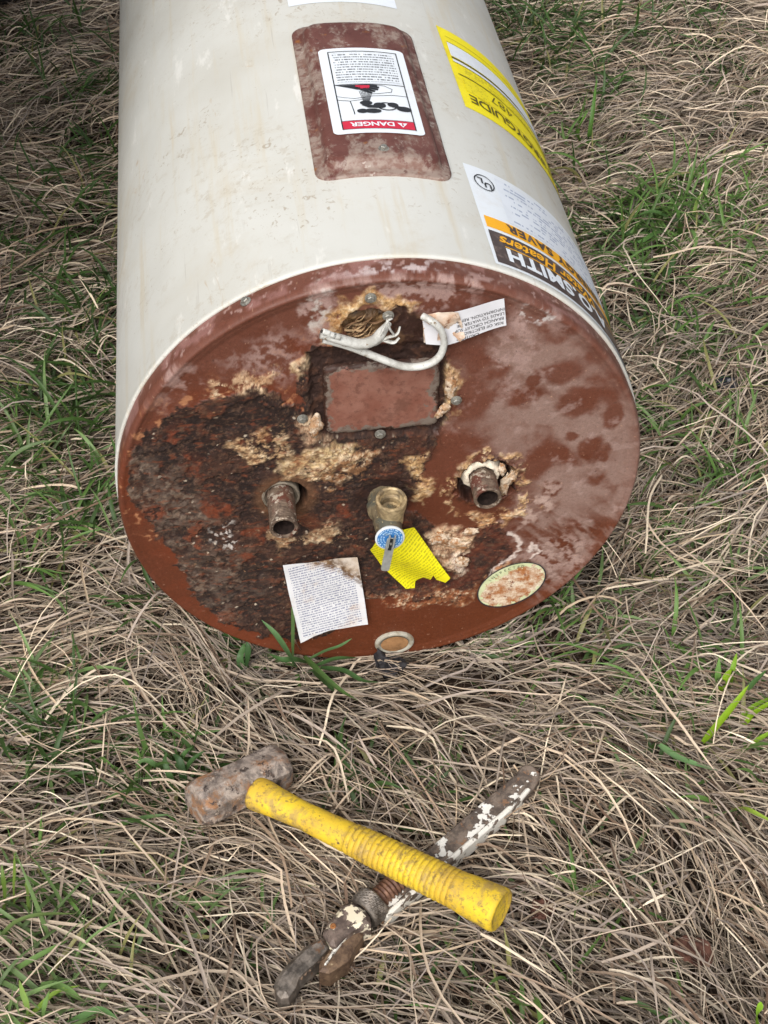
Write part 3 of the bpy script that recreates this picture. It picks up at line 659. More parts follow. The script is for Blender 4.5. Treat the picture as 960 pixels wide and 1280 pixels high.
m = NT('brass_outlet', .45, .45, .25); nn = m.noise(160, 4, .65); c = m.mix(m.ramp(nn, .35, .65), S(146, 126, 94), S(196, 174, 134)); c = m.mix(m.ramp(m.noise(70, 4), .52, .66), c, S(118, 104, 82)); m.col(c).bump(nn, .2, .0006)
mk('outlet', V, Fc, m.m, rv, sharp=25)
M_WPL = plain('white_plastic', S(206, 212, 214), .45, .4, 0, .08)
dc = np.array([-0.0005, -.0500, H + vz]); dn = np.array([0, -1, .10])
V, Fc = lathe(dc, dn, [(-.003, .0125), (-.001, .0140), (.0008, .0142), (.0012, .0138), (.0012, .0001)], 40); mk('dial_rim', V, Fc, M_WPL, rv)
m = NT('blue_plate', .45, .4); tcn = m.attr('print_uv', 'Vector'); sp_ = m.n('SeparateXYZ'); m.link(tcn, sp_.inputs[0])
ur, ua = sp_.outputs[0], sp_.outputs[1]
cmb = m.n('CombineXYZ'); m.link(m.math('MULTIPLY', ua, 46.0), cmb.inputs[0]); m.link(m.math('MULTIPLY', m.math('FLOOR', m.math('MULTIPLY', ur, 5.0)), 5.3), cmb.inputs[1])
fr = m.math('FRACT', m.math('MULTIPLY', ur, 5.0)); k = m.math('MULTIPLY', m.ramp(m.noise(1.0, 1, src=cmb.outputs[0]), .46, .54), m.math('MULTIPLY', m.math('GREATER_THAN', fr, .25), m.math('LESS_THAN', fr, .8)))
c = m.mix(m.math('MULTIPLY', k, m.math('GREATER_THAN', ur, .4)), S(44, 112, 176), S(176, 204, 224)); c = m.mix(m.ramp(m.noise(100, 4), .6, .75, 0, .6), c, S(120, 130, 130)); m.col(c)
rr_ = np.linspace(0.0005, .0124, 14); V, Fc = lathe(dc, dn, [(.0016, q) for q in rr_[::-1]], 48)
uvd = np.stack([np.repeat(rr_[::-1] / .0124, 48), np.tile(np.arange(48) / 48, 14)], 1); mk('dial_plate', V, Fc, m.m, rv, uv=uvd)
M_ALU = plain('lever_metal', S(170, 172, 168), .4, .5, .5, .15, 200)
def prism(P2, o, ex, ey, ez, t, bev=.0):
    "outline P2 in the plane (ex, ey) at o, thickness t along ez, with a small bevel"
    P2 = np.asarray(P2, float); ex, ey, ez = (np.asarray(q, float) for q in (ex, ey, ez)); c = P2.mean(0); n = len(P2)
    area = sum(P2[i - 1][0] * P2[i][1] - P2[i][0] * P2[i - 1][1] for i in range(n)); P2 = P2 if area > 0 else P2[::-1]
    E = np.roll(P2, -1, 0) - P2; E /= np.linalg.norm(E, axis=1)[:, None] + 1e-12; Nn = np.stack([-E[:, 1], E[:, 0]], 1); Nv = Nn + np.roll(Nn, 1, 0); Nv /= np.maximum(np.linalg.norm(Nv, axis=1)[:, None], .6)
    L = [(P2 + Nv * bev, 0), (P2, bev), (P2, t - bev), (P2 + Nv * bev, t)] if bev else [(P2, 0), (P2, t)]
    V = np.concatenate([np.asarray(o) + q[:, :1] * ex + q[:, 1:] * ey + ez * h for q, h in L])
    Fc = [tuple(f) for f in grid_faces(len(L), n, True)] + [tuple(range(n))[::-1], tuple(range((len(L) - 1) * n, len(L) * n))]
    return V, Fc
p0 = np.array(PF([(489, 674, .0535)])[0]); p1 = np.array(PF([(481, 713, .060)])[0]); dv = p1 - p0; dv /= np.linalg.norm(dv); rtv = np.cross(dv, [0, -1, 0]); rtv /= np.linalg.norm(rtv); nv = np.cross(rtv, dv); nv = nv if nv[1] < 0 else -nv
Lg = np.linalg.norm(p1 - p0)
V, Fc = prism(rrect(-.0042, .0042, -.002, Lg, .0025, 4), p0, rtv, dv, nv, .0012, .0003); lv = mk('lever', V, Fc, M_ALU, rv, False)
V, Fc = prism([(-.0016, -.0012), (.0016, -.0012), (.0016, .012), (-.0016, .012)], p0 + nv * .0012, rtv, dv, nv, .0004); mk('slot', V, Fc, plain('slot_black', S(24, 26, 30), .6), rv, False)
for s_ in (-1, 1):
    V, Fc = prism([(s_ * .0026 - .0007, -.006), (s_ * .0026 + .0007, -.006), (s_ * .0026 + .0007, .008), (s_ * .0026 - .0007, .008)], p0 + nv * .0012, rtv, dv, nv, .0026, .0002); mk('lever_ear', V, Fc, M_ALU, rv, False)
V, Fc = lathe(p0 + dv * .004 + nv * .001, nv, [(0, .0014), (.0022, .0013), (.0028, .0006)], 10); mk('rivet', V, Fc, M_ZINC, rv)

# --- inspection sticker and the plastic plug
cx, cz = F(638.5, 728); 
ang = math.radians(38)
stm = NT('sticker_paper', .5, .35); co_ = stm.attr('print_uv', 'Vector'); sx_ = stm.n('SeparateXYZ'); stm.link(co_, sx_.inputs[0]); rr_ = sx_.outputs[0]; hi_ = sx_.outputs[1]
c = stm.mix(stm.ramp(stm.noise(40, 4), .35, .7), S(216, 220, 178), S(198, 206, 160))
ex_ = stm.math('ADD', rr_, stm.math('MULTIPLY', stm.math('SUBTRACT', stm.noise(120, 6, .75), .5), 2.2)); ex_ = stm.math('ADD', stm.math('MULTIPLY', ex_, .75), stm.ramp(hi_, .10, .95, 0, .45))
wear = stm.ramp(ex_, .80, .72); cw = stm.mix(stm.ramp(stm.noise(90, 5, .75), .35, .7), S(166, 104, 56), S(232, 220, 196)); cw = stm.mix(stm.ramp(stm.noise(130, 4, .7), .58, .68), cw, S(112, 52, 30))
c = stm.mix(wear, c, cw); stm.col(c).bump(stm.noise(120, 5, .7), .6, .0012)
P = []; RAD = [(0.0, 0), (.3, 0), (.5, 0), (.7, 0), (.85, 0), (.95, 0), (1.0, 0)]
n = 56; tt = np.arange(n) / n * 2 * np.pi; ea, eb = .0385, .0292
ca, sa = math.cos(ang), math.sin(ang); V = []; uvs = []
for q_, _ in RAD[1:]:
    x = np.cos(tt) * ea * q_; z = np.sin(tt) * eb * q_; V.append(np.stack([cx + x * ca - z * sa, np.full(n, -.0030), cz + x * sa + z * ca + H], 1)); uvs.append(np.stack([np.full(n, q_), z / eb], 1))
V = np.concatenate(V + [np.array([[cx, -.0030, cz + H]])]); uvs = np.concatenate(uvs + [np.array([[0., 0.]])])
V[:, 1] -= .0006 * fbm(V[:, 0], V[:, 2], 90, 3, 97) * (uvs[:, 0] < .9)
Fc = [tuple(f) for f in grid_faces(6, n, True)] + [(i, len(V) - 1, (i + 1) % n) for i in range(n)]
st = mk('sticker', V, Fc, stm.m, heater, uv=uvs); st['label'] = 'oval cream inspection sticker, flaked and stained, low on the right of the cap'
fl = Flat()
fl.ring((0, 0), ea * 1.005, eb * 1.006, .0014, 64)
def mst(x, z): return np.stack([cx + x * ca - z * sa, np.full(x.shape, -.0039), cz + x * sa + z * ca + H], 1)
fl.build('border_line', mst, M_INK, st)
fl = Flat(); word = 'INSPECTED'
for i, chh in enumerate(word):
    a = math.radians(112 - i * 9.0); P, Ff = text2d(chh, .0050, 'CENTER', .0); ro = a - math.pi / 2
    P = np.stack([P[:, 0] * math.cos(ro) - P[:, 1] * math.sin(ro), P[:, 0] * math.sin(ro) + P[:, 1] * math.cos(ro)], 1)
    fl.add(P + np.array([math.cos(a) * ea * .80, math.sin(a) * eb * .76]), Ff)
fl.build('lettering', lambda x, z: mst(x, z) + np.array([0, .0003, 0]), plain('grey_ink', S(98, 110, 84), .6), st)
x, z = F(493, 803)
V, Fc = lathe((x, .002, z + H), (0, -1, 0), [(0, .0215), (.003, .0215), (.0045, .0205), (.0050, .0190), (.0044, .0165), (.0030, .0155), (.0018, .0140), (.0016, .0002)], 36)
V[:, 2] = (V[:, 2] - z - H) * .8 + z + H
m = NT('plug_plastic', .5, .4); c = m.mix(m.ramp(m.noise(80, 4), .4, .7), S(172, 168, 154), S(140, 128, 108)); m.col(c); pg = mk('plug', V, Fc, m.m, heater); pg['label'] = 'grey ringed plastic plug at the very bottom of the cap'
V, Fc = lathe((x, .0008, z + H), (0, -1, 0), [(.0030, .0150), (.0034, .010), (.0034, .0002)], 30); V[:, 2] = (V[:, 2] - z - H) * .8 + z + H; mk('plug_centre', V, Fc, plain('plug_dirt', S(150, 112, 76), .8, .2, 0, .35, 90), pg)

# --- access panel on the crest, with its danger label
m = NT('panel_paint', .5, .4)
c = m.mix(m.ramp(m.noise(30, 4), .35, .7), S(92, 52, 45), S(108, 68, 60)); mud = m.noise(30, 8, .74, src=m.mapping((1.25, .7, 1.25)), dist=.15); edge = m.attr('edge', 'Fac')
k = m.ramp(m.math('ADD', mud, m.math('MULTIPLY', edge, .16)), 0.53, .64); c = m.mix(m.math('MULTIPLY', k, .68), c, m.mix(m.ramp(m.noise(120, 4), .4, .65), S(164, 150, 138), S(128, 100, 88)))
c = m.mix(m.ramp(m.noise(70, 6, .75, dist=.2), .60, .68, 0, .7), c, S(188, 178, 168)); c = m.mix(m.ramp(m.noise(50, 4), .64, .74), c, S(140, 88, 44)); c = m.mix(m.ramp(m.noise(90, 3), .3, .4, .7, 0), c, S(78, 36, 30))
m.col(c); m.bump(mud, .5, .0015)
s0_, s1_, y0_, y1_ = TH(-9.7), TH(19.2), .150, .446
P = np.array(resample(rrect(s0_, s1_, y0_, y1_, .016), .004)); 
steps = [(0, -.001), (.0003, .0022), (.0022, .0028), (.0075, .0030), (.0100, .0040), (.0125, .0085), (.0145, .0108), (.0175, .0117), (.0225, .0119), (.030, .0119), (.040, .012), (.050, .012), (.058, .012)]
def panel_map(s, y, hh):
    rad = R + hh + .0004 * fbm(s, y, 30, 2, 101) * (hh > 0); return np.stack([np.sin(s / R) * rad, y, np.cos(s / R) * rad + H], 1)
# rings keep their height on the curve: fill the inside along the arc
V, Fc = ring_stack(P, steps, panel_map); Fc = Fc[:-1]
lastn = len(P); B = np.stack([P[:, 0], P[:, 1]], 1); c_ = B.mean(0); d = B - c_; ln = np.abs(d).max(0); inner = c_ + d * np.maximum(1 - .058 / ln, 0)
pi_, fi_ = flat_sheet(inner, .006); nV = len(V); V = np.vstack([V, panel_map(pi_[:, 0], pi_[:, 1], .012)]); Fc += [tuple(i + nV for i in f) for f in fi_]
ap = mk('access_panel', V, Fc, m.m, heater); ap['label'] = 'raised brown access panel smeared with mud'
e = np.concatenate([np.repeat(np.linspace(1, 0, len(steps)), lastn), np.zeros(len(pi_))]); at = ap.data.attributes.new('edge', 'FLOAT', 'POINT'); at.data.foreach_set('value', e.astype(np.float32))
M_LAB = NT('label_vinyl', .38, .45); M_LAB.col(M_LAB.mix(M_LAB.ramp(M_LAB.noise(25, 5, .7), .5, .75, 0, .35), S(226, 232, 238), S(206, 200, 190))); M_LAB = M_LAB.m
PT = .0122; 
def on_panel(off): return on_tank(PT + off)
L0, L1, K0, K1 = TH(-4.5), TH(14.2), .205, .371
dl = sheet('danger_label', rrect(L0, L1, K0, K1, .006), .006, on_panel(.0007), M_LAB, heater); dl['label'] = 'white danger label with a red band and a scalded hand picture'
M_BLK = plain('label_black', S(40, 42, 46), .5, .35, 0, .1); M_RED = plain('label_red', S(196, 40, 66), .5, .4, 0, .08)
f0, f1, g0, g1 = L0 + .0085, L1 - .0075, K0 + .0075, K1 - .0075       # printed frame
fl = Flat(); fl.rect(f0, f1, g0, g0 + .0145)
fl.build('red_band', on_panel(.0010), M_RED, dl)
fl = Flat()
for r_ in ((f0, f1, g1 - .0011, g1), (f0, f1, g0 - .0006, g0), (f0, f1, g0 + .0145, g0 + .0152), (f0, f0 + .0011, g0, g1), (f1 - .0011, f1, g0, g1), (f0, f1, g0 + .083, g0 + .084)): fl.rect(*r_)
sx = f0; wd = f1 - f0
def lp(u, w): return (f0 + u * wd, g0 + w)        # u across, w away from the red band
fl.line([lp(.0, .062), lp(.1, .0585), lp(.25, .0555), lp(.5, .0600), lp(.8, .0632), lp(1, .0630)], .0007)
fl.line([lp(.0, .055), lp(.18, .051), lp(.20, .035), lp(.205, .026)], .0009); fl.line([lp(.18, .051), lp(.36, .0535)], .0006)
fl.line([lp(.55, .082), lp(.7, .0805), lp(.8, .0745), lp(.78, .069), lp(.62, .0655), lp(.5, .0640)], .0007)
fl.build('frame_lines', on_panel(.0012), M_BLK, dl)
fl = Flat()   # hand, tap and splash
fl.poly([lp(.02, .0825), lp(.30, .0725), lp(.42, .0700), lp(.47, .0735), lp(.50, .079), lp(.46, .0825)])
for a_, b_, w_ in (((.42, .0805), (.60, .0800), .0032), ((.44, .0775), (.62, .0765), .0034), ((.44, .0745), (.60, .0725), .0034), ((.42, .0725), (.55, .0685), .0032), ((.36, .072), (.50, .0655), .0030)):
    fl.line([lp(*a_), lp((a_[0] + b_[0]) / 2, (a_[1] + b_[1]) / 2 + .0004), lp(*b_)], w_)
fl.disc(lp(.39, .0465), .0058, .0042); fl.line([lp(.35, .0445), lp(.42, .040), lp(.54, .0395)], .0055); fl.disc(lp(.57, .0420), .0058, .0052); fl.disc(lp(.46, .0315), .0078, .0042); fl.disc(lp(.32, .0315), .0052, .0040); fl.line([lp(.50, .042), lp(.60, .0425)], .0036)
fl.disc(lp(.755, .0440), .0052, .0044); fl.line([lp(.74, .0415), lp(.86, .0400)], .0040); fl.disc(lp(.90, .0375), .0070, .0048); fl.ring(lp(.665, .0405), .0085, .0068, .0016)
for i in range(9):
    u = .33 + .18 * i / 8; fl.line([lp(.40 + .010 * (i - 4), .050), lp(u, .069)], .00055)
fl.build('pictogram', on_panel(.0014), M_BLK, dl)
fl = Flat(); fl.text('DANGER', .0100, f0 + wd * .715, g0 + .0108, align='LEFT', bold=.03, space=.98); cxs, cys = lp(.82, .0070)
fl.poly([(cxs - .0048, cys + .0036), (cxs + .0048, cys + .0036), (cxs, cys - .0046)]); fl.build('lettering', on_panel(.0014), M_LAB, dl)
fl = Flat(); fl.rect(cxs - .0007, cxs + .0007, cys - .0022, cys + .0012, 1); fl.rect(cxs - .0007, cxs + .0007, cys + .0018, cys + .0026, 1); fl.build('warning_mark', on_panel(.0017), M_RED, dl)
mp_ = print_mat('label_small_print', S(226, 232, 238), S(70, 72, 78), 13, 12, .60, None, .4, inkmix=.85)
# small print leaves row gaps by paragraph
sheet('small_print', [(f0 + .003, g0 + .087), (f1 - .003, g0 + .087), (f1 - .003, g1 - .003), (f0 + .003, g1 - .003)], .006, on_panel(.0011), mp_.m, dl, lambda s, y: np.stack([(f1 - s) / wd, (y - g0 - .085) / (g1 - g0 - .085)], 1))
fl = Flat()
for i in range(16): fl.line([lp(.30 + .012 * i, .0800), lp(.302 + .012 * i, .0735 + .004 * RNG.random())], .0011)
fl.build('scald_marks', on_panel(.0017), M_RED, dl)
xs = Matrix.Translation(tuple(on_tank(PT - .0005)(np.array([TH(4.8)]), np.array([.178]))[0])) @ Matrix.Rotation(math.radians(4.8), 4, 'Y'); copy_of(s0, heater, xs).name = 'screw'

# --- big rating label on the right flank
rl = sheet('rating_label', [(TH(23.0), .195), (TH(23.6), .0320), (TH(100), .0320), (TH(100), .199)], .008, on_tank(.0005), M_LAB, heater); rl['label'] = 'white, brown and orange maker label printed upside down beside the cap'
M_DKBR = NT('label_brown', .42, .4); M_DKBR.col(M_DKBR.mix(M_DKBR.ramp(M_DKBR.noise(90, 5, .7), .5, .7), S(74, 62, 60), S(124, 108, 100))); M_DKBR = M_DKBR.m
M_ORG = NT('label_orange', .42, .4); M_ORG.col(M_ORG.mix(M_ORG.ramp(M_ORG.noise(60, 5, .7), .5, .75, 0, .5), S(244, 176, 26), S(226, 160, 60))); M_ORG = M_ORG.m
e0, e1 = TH(24.25), TH(99)
fl = Flat(); fl.rect(e0, e1, .0352, .0855, 30); fl.build('brown_band', on_tank(.0009), M_DKBR, rl)
fl = Flat(); fl.rect(e0, e1, .0905, .1085, 30); fl.build('orange_band', on_tank(.0009), M_ORG, rl)
ot = on_tank(.0013)
fl = Flat(); fl.text('A.O.SMITH', .0262, TH(27.0), .0612, align='RIGHT', bold=.042, space=1.10); fl.build('brand_lettering', ot, M_LAB, rl)
fl = Flat(); fl.text('Water Heaters', .0205, TH(26.6), .0800, align='RIGHT', bold=.022, shear=.3); fl.rect(TH(27.2), e1, .0635, .0650, 30); fl.build('script_lettering', ot, M_ORG, rl)
fl = Flat(); fl.text('ENERGY SAVER', .0172, TH(29.6), .1058, align='RIGHT', bold=.04, space=1.16); fl.build('saver_lettering', ot, M_DKBR, rl)
fl = Flat(); uc = (TH(27.1), .169); fl.ring(uc, .0105, .0125, .0013); P, Ff = text2d('U', .0125, 'CENTER', .03); fl.add(np.stack([uc[0] + .0035 - P[:, 0], uc[1] + .0010 - P[:, 1]], 1), Ff); P, Ff = text2d('L', .0125, 'CENTER', .03); fl.add(np.stack([uc[0] - .0040 - P[:, 0], uc[1] + .0065 - P[:, 1]], 1), Ff)
fl.build('approval_mark', ot, M_BLK, rl)
mp_ = print_mat('rating_small_print', S(224, 230, 238), S(120, 136, 170), 15, 16, .42, None, .4, inkmix=.7)
sheet('small_print', [(TH(30.5), .112), (TH(97), .112), (TH(97), .190), (TH(30.5), .188)], .008, on_tank(.0009), mp_.m, rl, lambda s, y: np.stack([(TH(98) - s) / TH(70), (y - .110) / .083], 1))

# --- yellow energy label further back
M_YEL = NT('label_yellow', .42, .4); M_YEL.col(M_YEL.mix(M_YEL.ramp(M_YEL.noise(30, 5, .7), .45, .75), S(246, 230, 22), S(228, 206, 24))); M_YEL = M_YEL.m
el = sheet('energy_label', [(TH(27.9), .492), (TH(29.0), .3185), (TH(95), .323), (TH(95), .492)], .008, on_tank(.0005), M_YEL, heater); el['label'] = 'yellow energy guide label with a white strip, far up the flank'
fl = Flat(); fl.rect(TH(29.6), TH(94), .4285, .459, 26); fl.rect(TH(29.8), TH(94), .416, .4225, 26); fl.build('white_strip', on_tank(.0009), M_LAB, el)
fl = Flat(); fl.rect(TH(29.6), TH(94), .4228, .4262, 26); fl.rect(TH(30), TH(94), .389, .3905, 26); fl.rect(TH(29.5), TH(94), .4592, .4600, 26); fl.rect(TH(29.5), TH(94), .4152, .4159, 26); fl.text('ENERGYGUIDE', .0235, TH(31.2), .3510, align='RIGHT', bold=.01, space=.92); fl.rect(TH(34), TH(94), .3535, .3542, 22); fl.rect(TH(29.6), TH(94), .4718, .4725, 22)
fl.text('487', .024, TH(38.8), .3835, align='RIGHT', bold=-.012); fl.build('lettering', on_tank(.0012), plain('olive_ink', S(92, 84, 26), .5, .3, 0, .1), el)
mp_ = print_mat('energy_small_print', S(240, 224, 24), S(150, 138, 28), 8, 14, .45, None, .4, inkmix=.7)
sheet('small_print', [(TH(30.6), .392), (TH(94), .392), (TH(94), .413), (TH(30.6), .413)], .008, on_tank(.0009), mp_.m, el, lambda s, y: np.stack([(TH(98) - s) / TH(70), (y - .390) / .0245], 1))
mp_ = print_mat('energy_small_print_low', S(240, 224, 24), S(156, 142, 28), 10, 14, .36, None, .4, inkmix=.7)
sheet('small_print', [(TH(31), .357), (TH(38), .357), (TH(38), .386), (TH(31), .386)], .008, on_tank(.0009), mp_.m, el, lambda s, y: np.stack([(TH(41) - s) / TH(12), (y - .355) / .033], 1))
tl = sheet('crest_label', [(TH(-9.2), .5005), (TH(17.6), .4985), (TH(17.6), .60), (TH(-9.2), .60)], .008, on_tank(.0006), M_LAB, heater); tl['label'] = 'white label on the crest, cut off by the top of the photo'

# ------------------------------------------------------------------ the club hammer
def G3(px, py, z): return np.array([*G(px, py, z), z])
hA, hB = G3(244, 1007, .058), G3(352, 956, .040)
hbutt = G3(627, 1139, .082); hc = (hA + hB) / 2
hammer = empty('club_hammer', (0, 0, 0), 'short handled hammer with a rusty octagonal head and a scuffed yellow grip', 'hammer')
m = NT('rusty_head', .7, .4, .25); nn = m.noise(60, 6, .72, dist=.5)
c = m.mix(m.ramp(nn, .38, .62), S(104, 94, 88), S(176, 162, 150)); c = m.mix(m.ramp(m.noise(48, 5, .7), .47, .64), c, S(150, 110, 78)); c = m.mix(m.ramp(m.noise(75, 5, .75), .54, .62), c, S(70, 60, 56))
c = m.mix(m.ramp(m.noise(110, 4, .7), .60, .68), c, S(196, 180, 164)); c = m.mix(m.ramp(m.noise(30, 4), 0.60, .72, 0, .6), c, S(134, 90, 60)); m.col(c); m.bump(nn, .7, .002)
ax = hB - hA; Lh = np.linalg.norm(ax); ax = ax / Lh
hd = hbutt - hc; side = np.cross(ax, hd); side /= np.linalg.norm(side)
na, nt_ = 96, 44; aa = np.arange(na) / na * 2 * np.pi; tt = np.linspace(0, Lh, nt_)
e1 = hd - ax * (hd @ ax); e1 /= np.linalg.norm(e1); e2 = np.cross(ax, e1)
V = []
for t in tt:
    ap_ = .0232 if True else 0; k = min(t, Lh - t); apo = ap_ - max(0, .0075 - k) * .55 - .0012 * (1 - abs(2 * t / Lh - 1))
    rad = apo / np.cos((aa + math.pi / 8) % (math.pi / 4) - math.pi / 8); rad = np.minimum(rad, apo * 1.0805)
    rad = rad * (1 + 0.012 * fbm(aa * 1.4 + 3, np.full(na, t * 55), 1.6, 4, 111) + .012 * fbm(aa * 5, np.full(na, t * 170), 1.5, 3, 112))
    V.append(hA + ax * t + np.outer(np.cos(aa) * rad, e1) + np.outer(np.sin(aa) * rad, e2))
V = np.concatenate(V); nV = len(V); Fc = [tuple(f) for f in grid_faces(nt_, na, True)]
for end, base in ((0, 0), (nt_ - 1, (nt_ - 1) * na)):
    ring0 = V[base:base + na]; cen = ring0.mean(0); prev = base + np.arange(na)
    for q, bulge in ((.8, .0012), (.5, .002), (.2, .0024)):
        rg = cen + (ring0 - cen) * q + ax * bulge * (-1 if end == 0 else 1); rg += .0008 * fbm(rg[:, 0], rg[:, 2], 150, 2, 113)[:, None] * ax
        cur = len(V) + np.arange(na); V = np.vstack([V, rg]); Fc += [tuple(x) for x in np.stack([prev, np.roll(prev, -1), np.roll(cur, -1), cur], 1)]; prev = cur
    V = np.vstack([V, cen + ax * .0025 * (-1 if end == 0 else 1)]); Fc += [(int(prev[i]), int(prev[(i + 1) % na]), len(V) - 1) for i in range(na)]
mk('hammer_head', V, Fc, m.m, hammer, sharp=24)
L = np.linalg.norm(hd); prof = [(.019, .0150), (.0195, .0164), (.022, .0170)]
def hr(t):
    return np.interp(t, [.022, .030, .045, .075, .115, .15, .20, .24, L - .022, L - .004], [.0170, .0166, .0150, .0134, .0143, .0162, .0172, .0176, .0190, .0202])
t = .026
while t < .128: prof.append((t, hr(t))); t += .004
g0_ = t
for i in range(21):
    b = g0_ + i * .0056
    if b + .0056 > L - .036: break
    prof += [(b, hr(b) - .0006), (b + .0007, hr(b) - .0006), (b + .0012, hr(b)), (b + .0034, hr(b) + .0003), (b + .0050, hr(b))]
prof += [(L - .034, hr(L - .034) + .0006)]
for t in np.linspace(L - .030, L - .004, 8): prof.append((t, hr(t) + .0007))
prof += [(L - .0015, .0205), (L, .0192), (L - .0002, .0172), (L - .0012, .0160), (L - .0010, .010), (L - .0010, .0002)]
m = NT('yellow_grip', .5, .45); n1 = m.noise(70, 6, .7); 
c = m.mix(m.ramp(m.noise(18, 4), .35, .7), S(226, 192, 46), S(204, 166, 52)); c = m.mix(m.ramp(m.noise(42, 6, .75, dist=.5), 0.46, .64, 0, .85), c, S(164, 136, 78)); c = m.mix(m.ramp(m.noise(150, 5, .75), .50, .66, 0, .8), c, S(120, 100, 62)); c = m.mix(m.ramp(m.noise(60, 5, .7), .65, .70), c, S(84, 66, 46)); c = m.mix(m.attr('groove', 'Fac'), c, S(132, 100, 34))
m.col(c); m.rough(m.ramp(n1, .3, .7, .5, .75)); m.bump(m.noise(160, 6, .75), .5, .0010)
V, Fc = lathe(hc, hd, prof, 48, .012, 7, 1.0, .92); hg = mk('grip', V, Fc, m.m, hammer)
gv = np.zeros(len(prof)); 
for i, (t, r_) in enumerate(prof):
    if g0_ <= t < L - .036 and r_ < hr(t) - .0004: gv[i] = .38
gv[-6:-2] = .25
at = hg.data.attributes.new('groove', 'FLOAT', 'POINT'); at.data.foreach_set('value', np.repeat(gv, 48).astype(np.float32))

# ------------------------------------------------------------------ the pipe wrench
wrench = empty('pipe_wrench', (0, 0, 0), 'old pipe wrench with flaking white paint lying under the yellow hammer grip', 'wrench')
def zoom(a, b): return (320 + a / 4.8, 1080 + b / 4.8)
def plate(name, pts, ztop, t, bev, mat, parent, wob=.0006):
    P = resample([G(*p, ztop) for p in pts], .004); c = P.mean(0)
    V, Fc = prism(P, (0, 0, ztop - t), (1, 0, 0), (0, 1, 0), (0, 0, 1), t, bev)
    V[:, 2] += wob * fbm(V[:, 0], V[:, 1], 60, 3, 121); V[:, :2] += (wob * .8 * fbm(V[:, 0], V[:, 1], 90, 2, 122))[:, None]
    return mk(name, V, Fc, mat, parent, False)
m = NT('flaked_white_paint', .6, .4); d1_ = m.noise(55, 5, .62)
c = m.mix(m.ramp(m.noise(70, 5, .7), .4, .65), S(80, 70, 63), S(126, 112, 100)); c = m.mix(m.ramp(m.noise(130, 4, .7), .56, .66), c, S(134, 100, 74)); fl_ = m.ramp(d1_, .56, .575); c = m.mix(fl_, c, m.mix(m.noise(90, 3), S(206, 202, 192), S(236, 234, 228))); m.col(c); m.bump(m.math('ADD', m.math('MULTIPLY', fl_, .8), m.math('MULTIPLY', m.noise(180, 4), .5)), .7, .0012); M_WH = m.m
m = NT('worn_white_edge', .6, .4); c = m.mix(m.ramp(m.noise(70, 5, .7), .4, .65), S(84, 74, 66), S(120, 106, 94)); fl_ = m.ramp(m.noise(60, 5, .62), .44, .47); c = m.mix(fl_, c, S(222, 218, 208)); m.col(c); m.bump(fl_, .6, .001); M_WE = m.m
m = NT('housing_paint', .6, .4); c = m.mix(m.ramp(m.noise(70, 5, .7), .4, .65), S(78, 66, 60), S(122, 106, 96)); fl_ = m.ramp(m.noise(75, 5, .66), .53, .56); c = m.mix(fl_, c, m.mix(m.noise(90, 3), S(206, 192, 160), S(228, 220, 200))); m.col(c); m.bump(fl_, .7, .0012); M_HS = m.m
m = NT('dark_steel', .45, .5, .35); nn = m.noise(70, 6, .7); c = m.mix(m.ramp(nn, .35, .65), S(74, 68, 62), S(142, 132, 122)); c = m.mix(m.ramp(m.noise(50, 5, .7), .58, .68), c, S(116, 84, 60)); m.col(c); m.rough(m.ramp(nn, .3, .7, .3, .6)); m.bump(nn, .3, .0007); M_DK = m.m
m = NT('brown_casting', .6, .4, .2); nn = m.noise(80, 6, .7); c = m.mix(m.ramp(nn, .35, .65), S(80, 62, 50), S(126, 102, 80)); c = m.mix(m.ramp(m.noise(40, 5), .6, .68), c, S(206, 186, 150)); m.col(c); m.bump(nn, .5, .0012); M_BC = m.m
m = NT('maroon_thread', .55, .4, .3); c = m.mix(m.ramp(m.noise(90, 5), .4, .65), S(86, 58, 46), S(132, 98, 78)); m.col(c); M_TH = m.m
# handle: a flat bar with a raised flange along each edge
plate('handle', [(650, 958), (657, 954), (667, 956), (675, 965), (675, 973), (668, 983), (650, 1003), (610, 1034), (560, 1077), (510, 1120), (478, 1146), (462, 1128), (486, 1103), (533, 1065), (580, 1024), (622, 988), (645, 967)], .046, .017, .0022, M_WH, wrench)
plate('flange', [(660, 984), (663, 986), (649, 1003), (611, 1036), (561, 1079), (511, 1122), (484, 1146), (480, 1141), (507, 1117), (557, 1074), (607, 1031), (645, 998), (657, 985)], .0485, .020, .0014, M_WE, wrench)
plate('flange', [(645, 968), (642, 970), (622, 986), (580, 1022), (533, 1063), (497, 1094), (500, 1098), (536, 1067), (583, 1026), (625, 990), (644, 973)], .0478, .018, .0012, M_WH, wrench)
# threaded shank of the hook jaw and its knurled nut
n0 = G3(463, 1133, .047); n1_ = G3(528, 1071, .047); ud = n1_ - n0; ud /= np.linalg.norm(ud)
pr = [(0.0, .0085)]; t = .004
while t < .062: pr += [(t, .0104), (t + .0012, .0104), (t + .0022, .0084), (t + .0030, .0084)]; t += .0042
pr += [(t, .009), (t + .001, .0002)]
V, Fc = lathe(n0, ud, pr, 24, .02, 3); mk('threaded_shank', V, Fc, M_TH, wrench)
kn = 72; pr = [(-.0085, .0105), (-.0085, .0150), (-.0068, .0168)] + [(q, .0172) for q in np.linspace(-.006, .006, 15)] + [(.0068, .0168), (.0085, .0150), (.0085, .0105)]
V, Fc = lathe(n0 - ud * .001, ud, pr, kn)
for i in range(3, 18):
    q = np.arange(kn); amp = 1 - .035 * (((q + i) % 4 < 1) | ((q - i) % 4 < 1)); o_ = V[i * kn:(i + 1) * kn]; cc = o_.mean(0); V[i * kn:(i + 1) * kn] = cc + (o_ - cc) * amp[:, None]
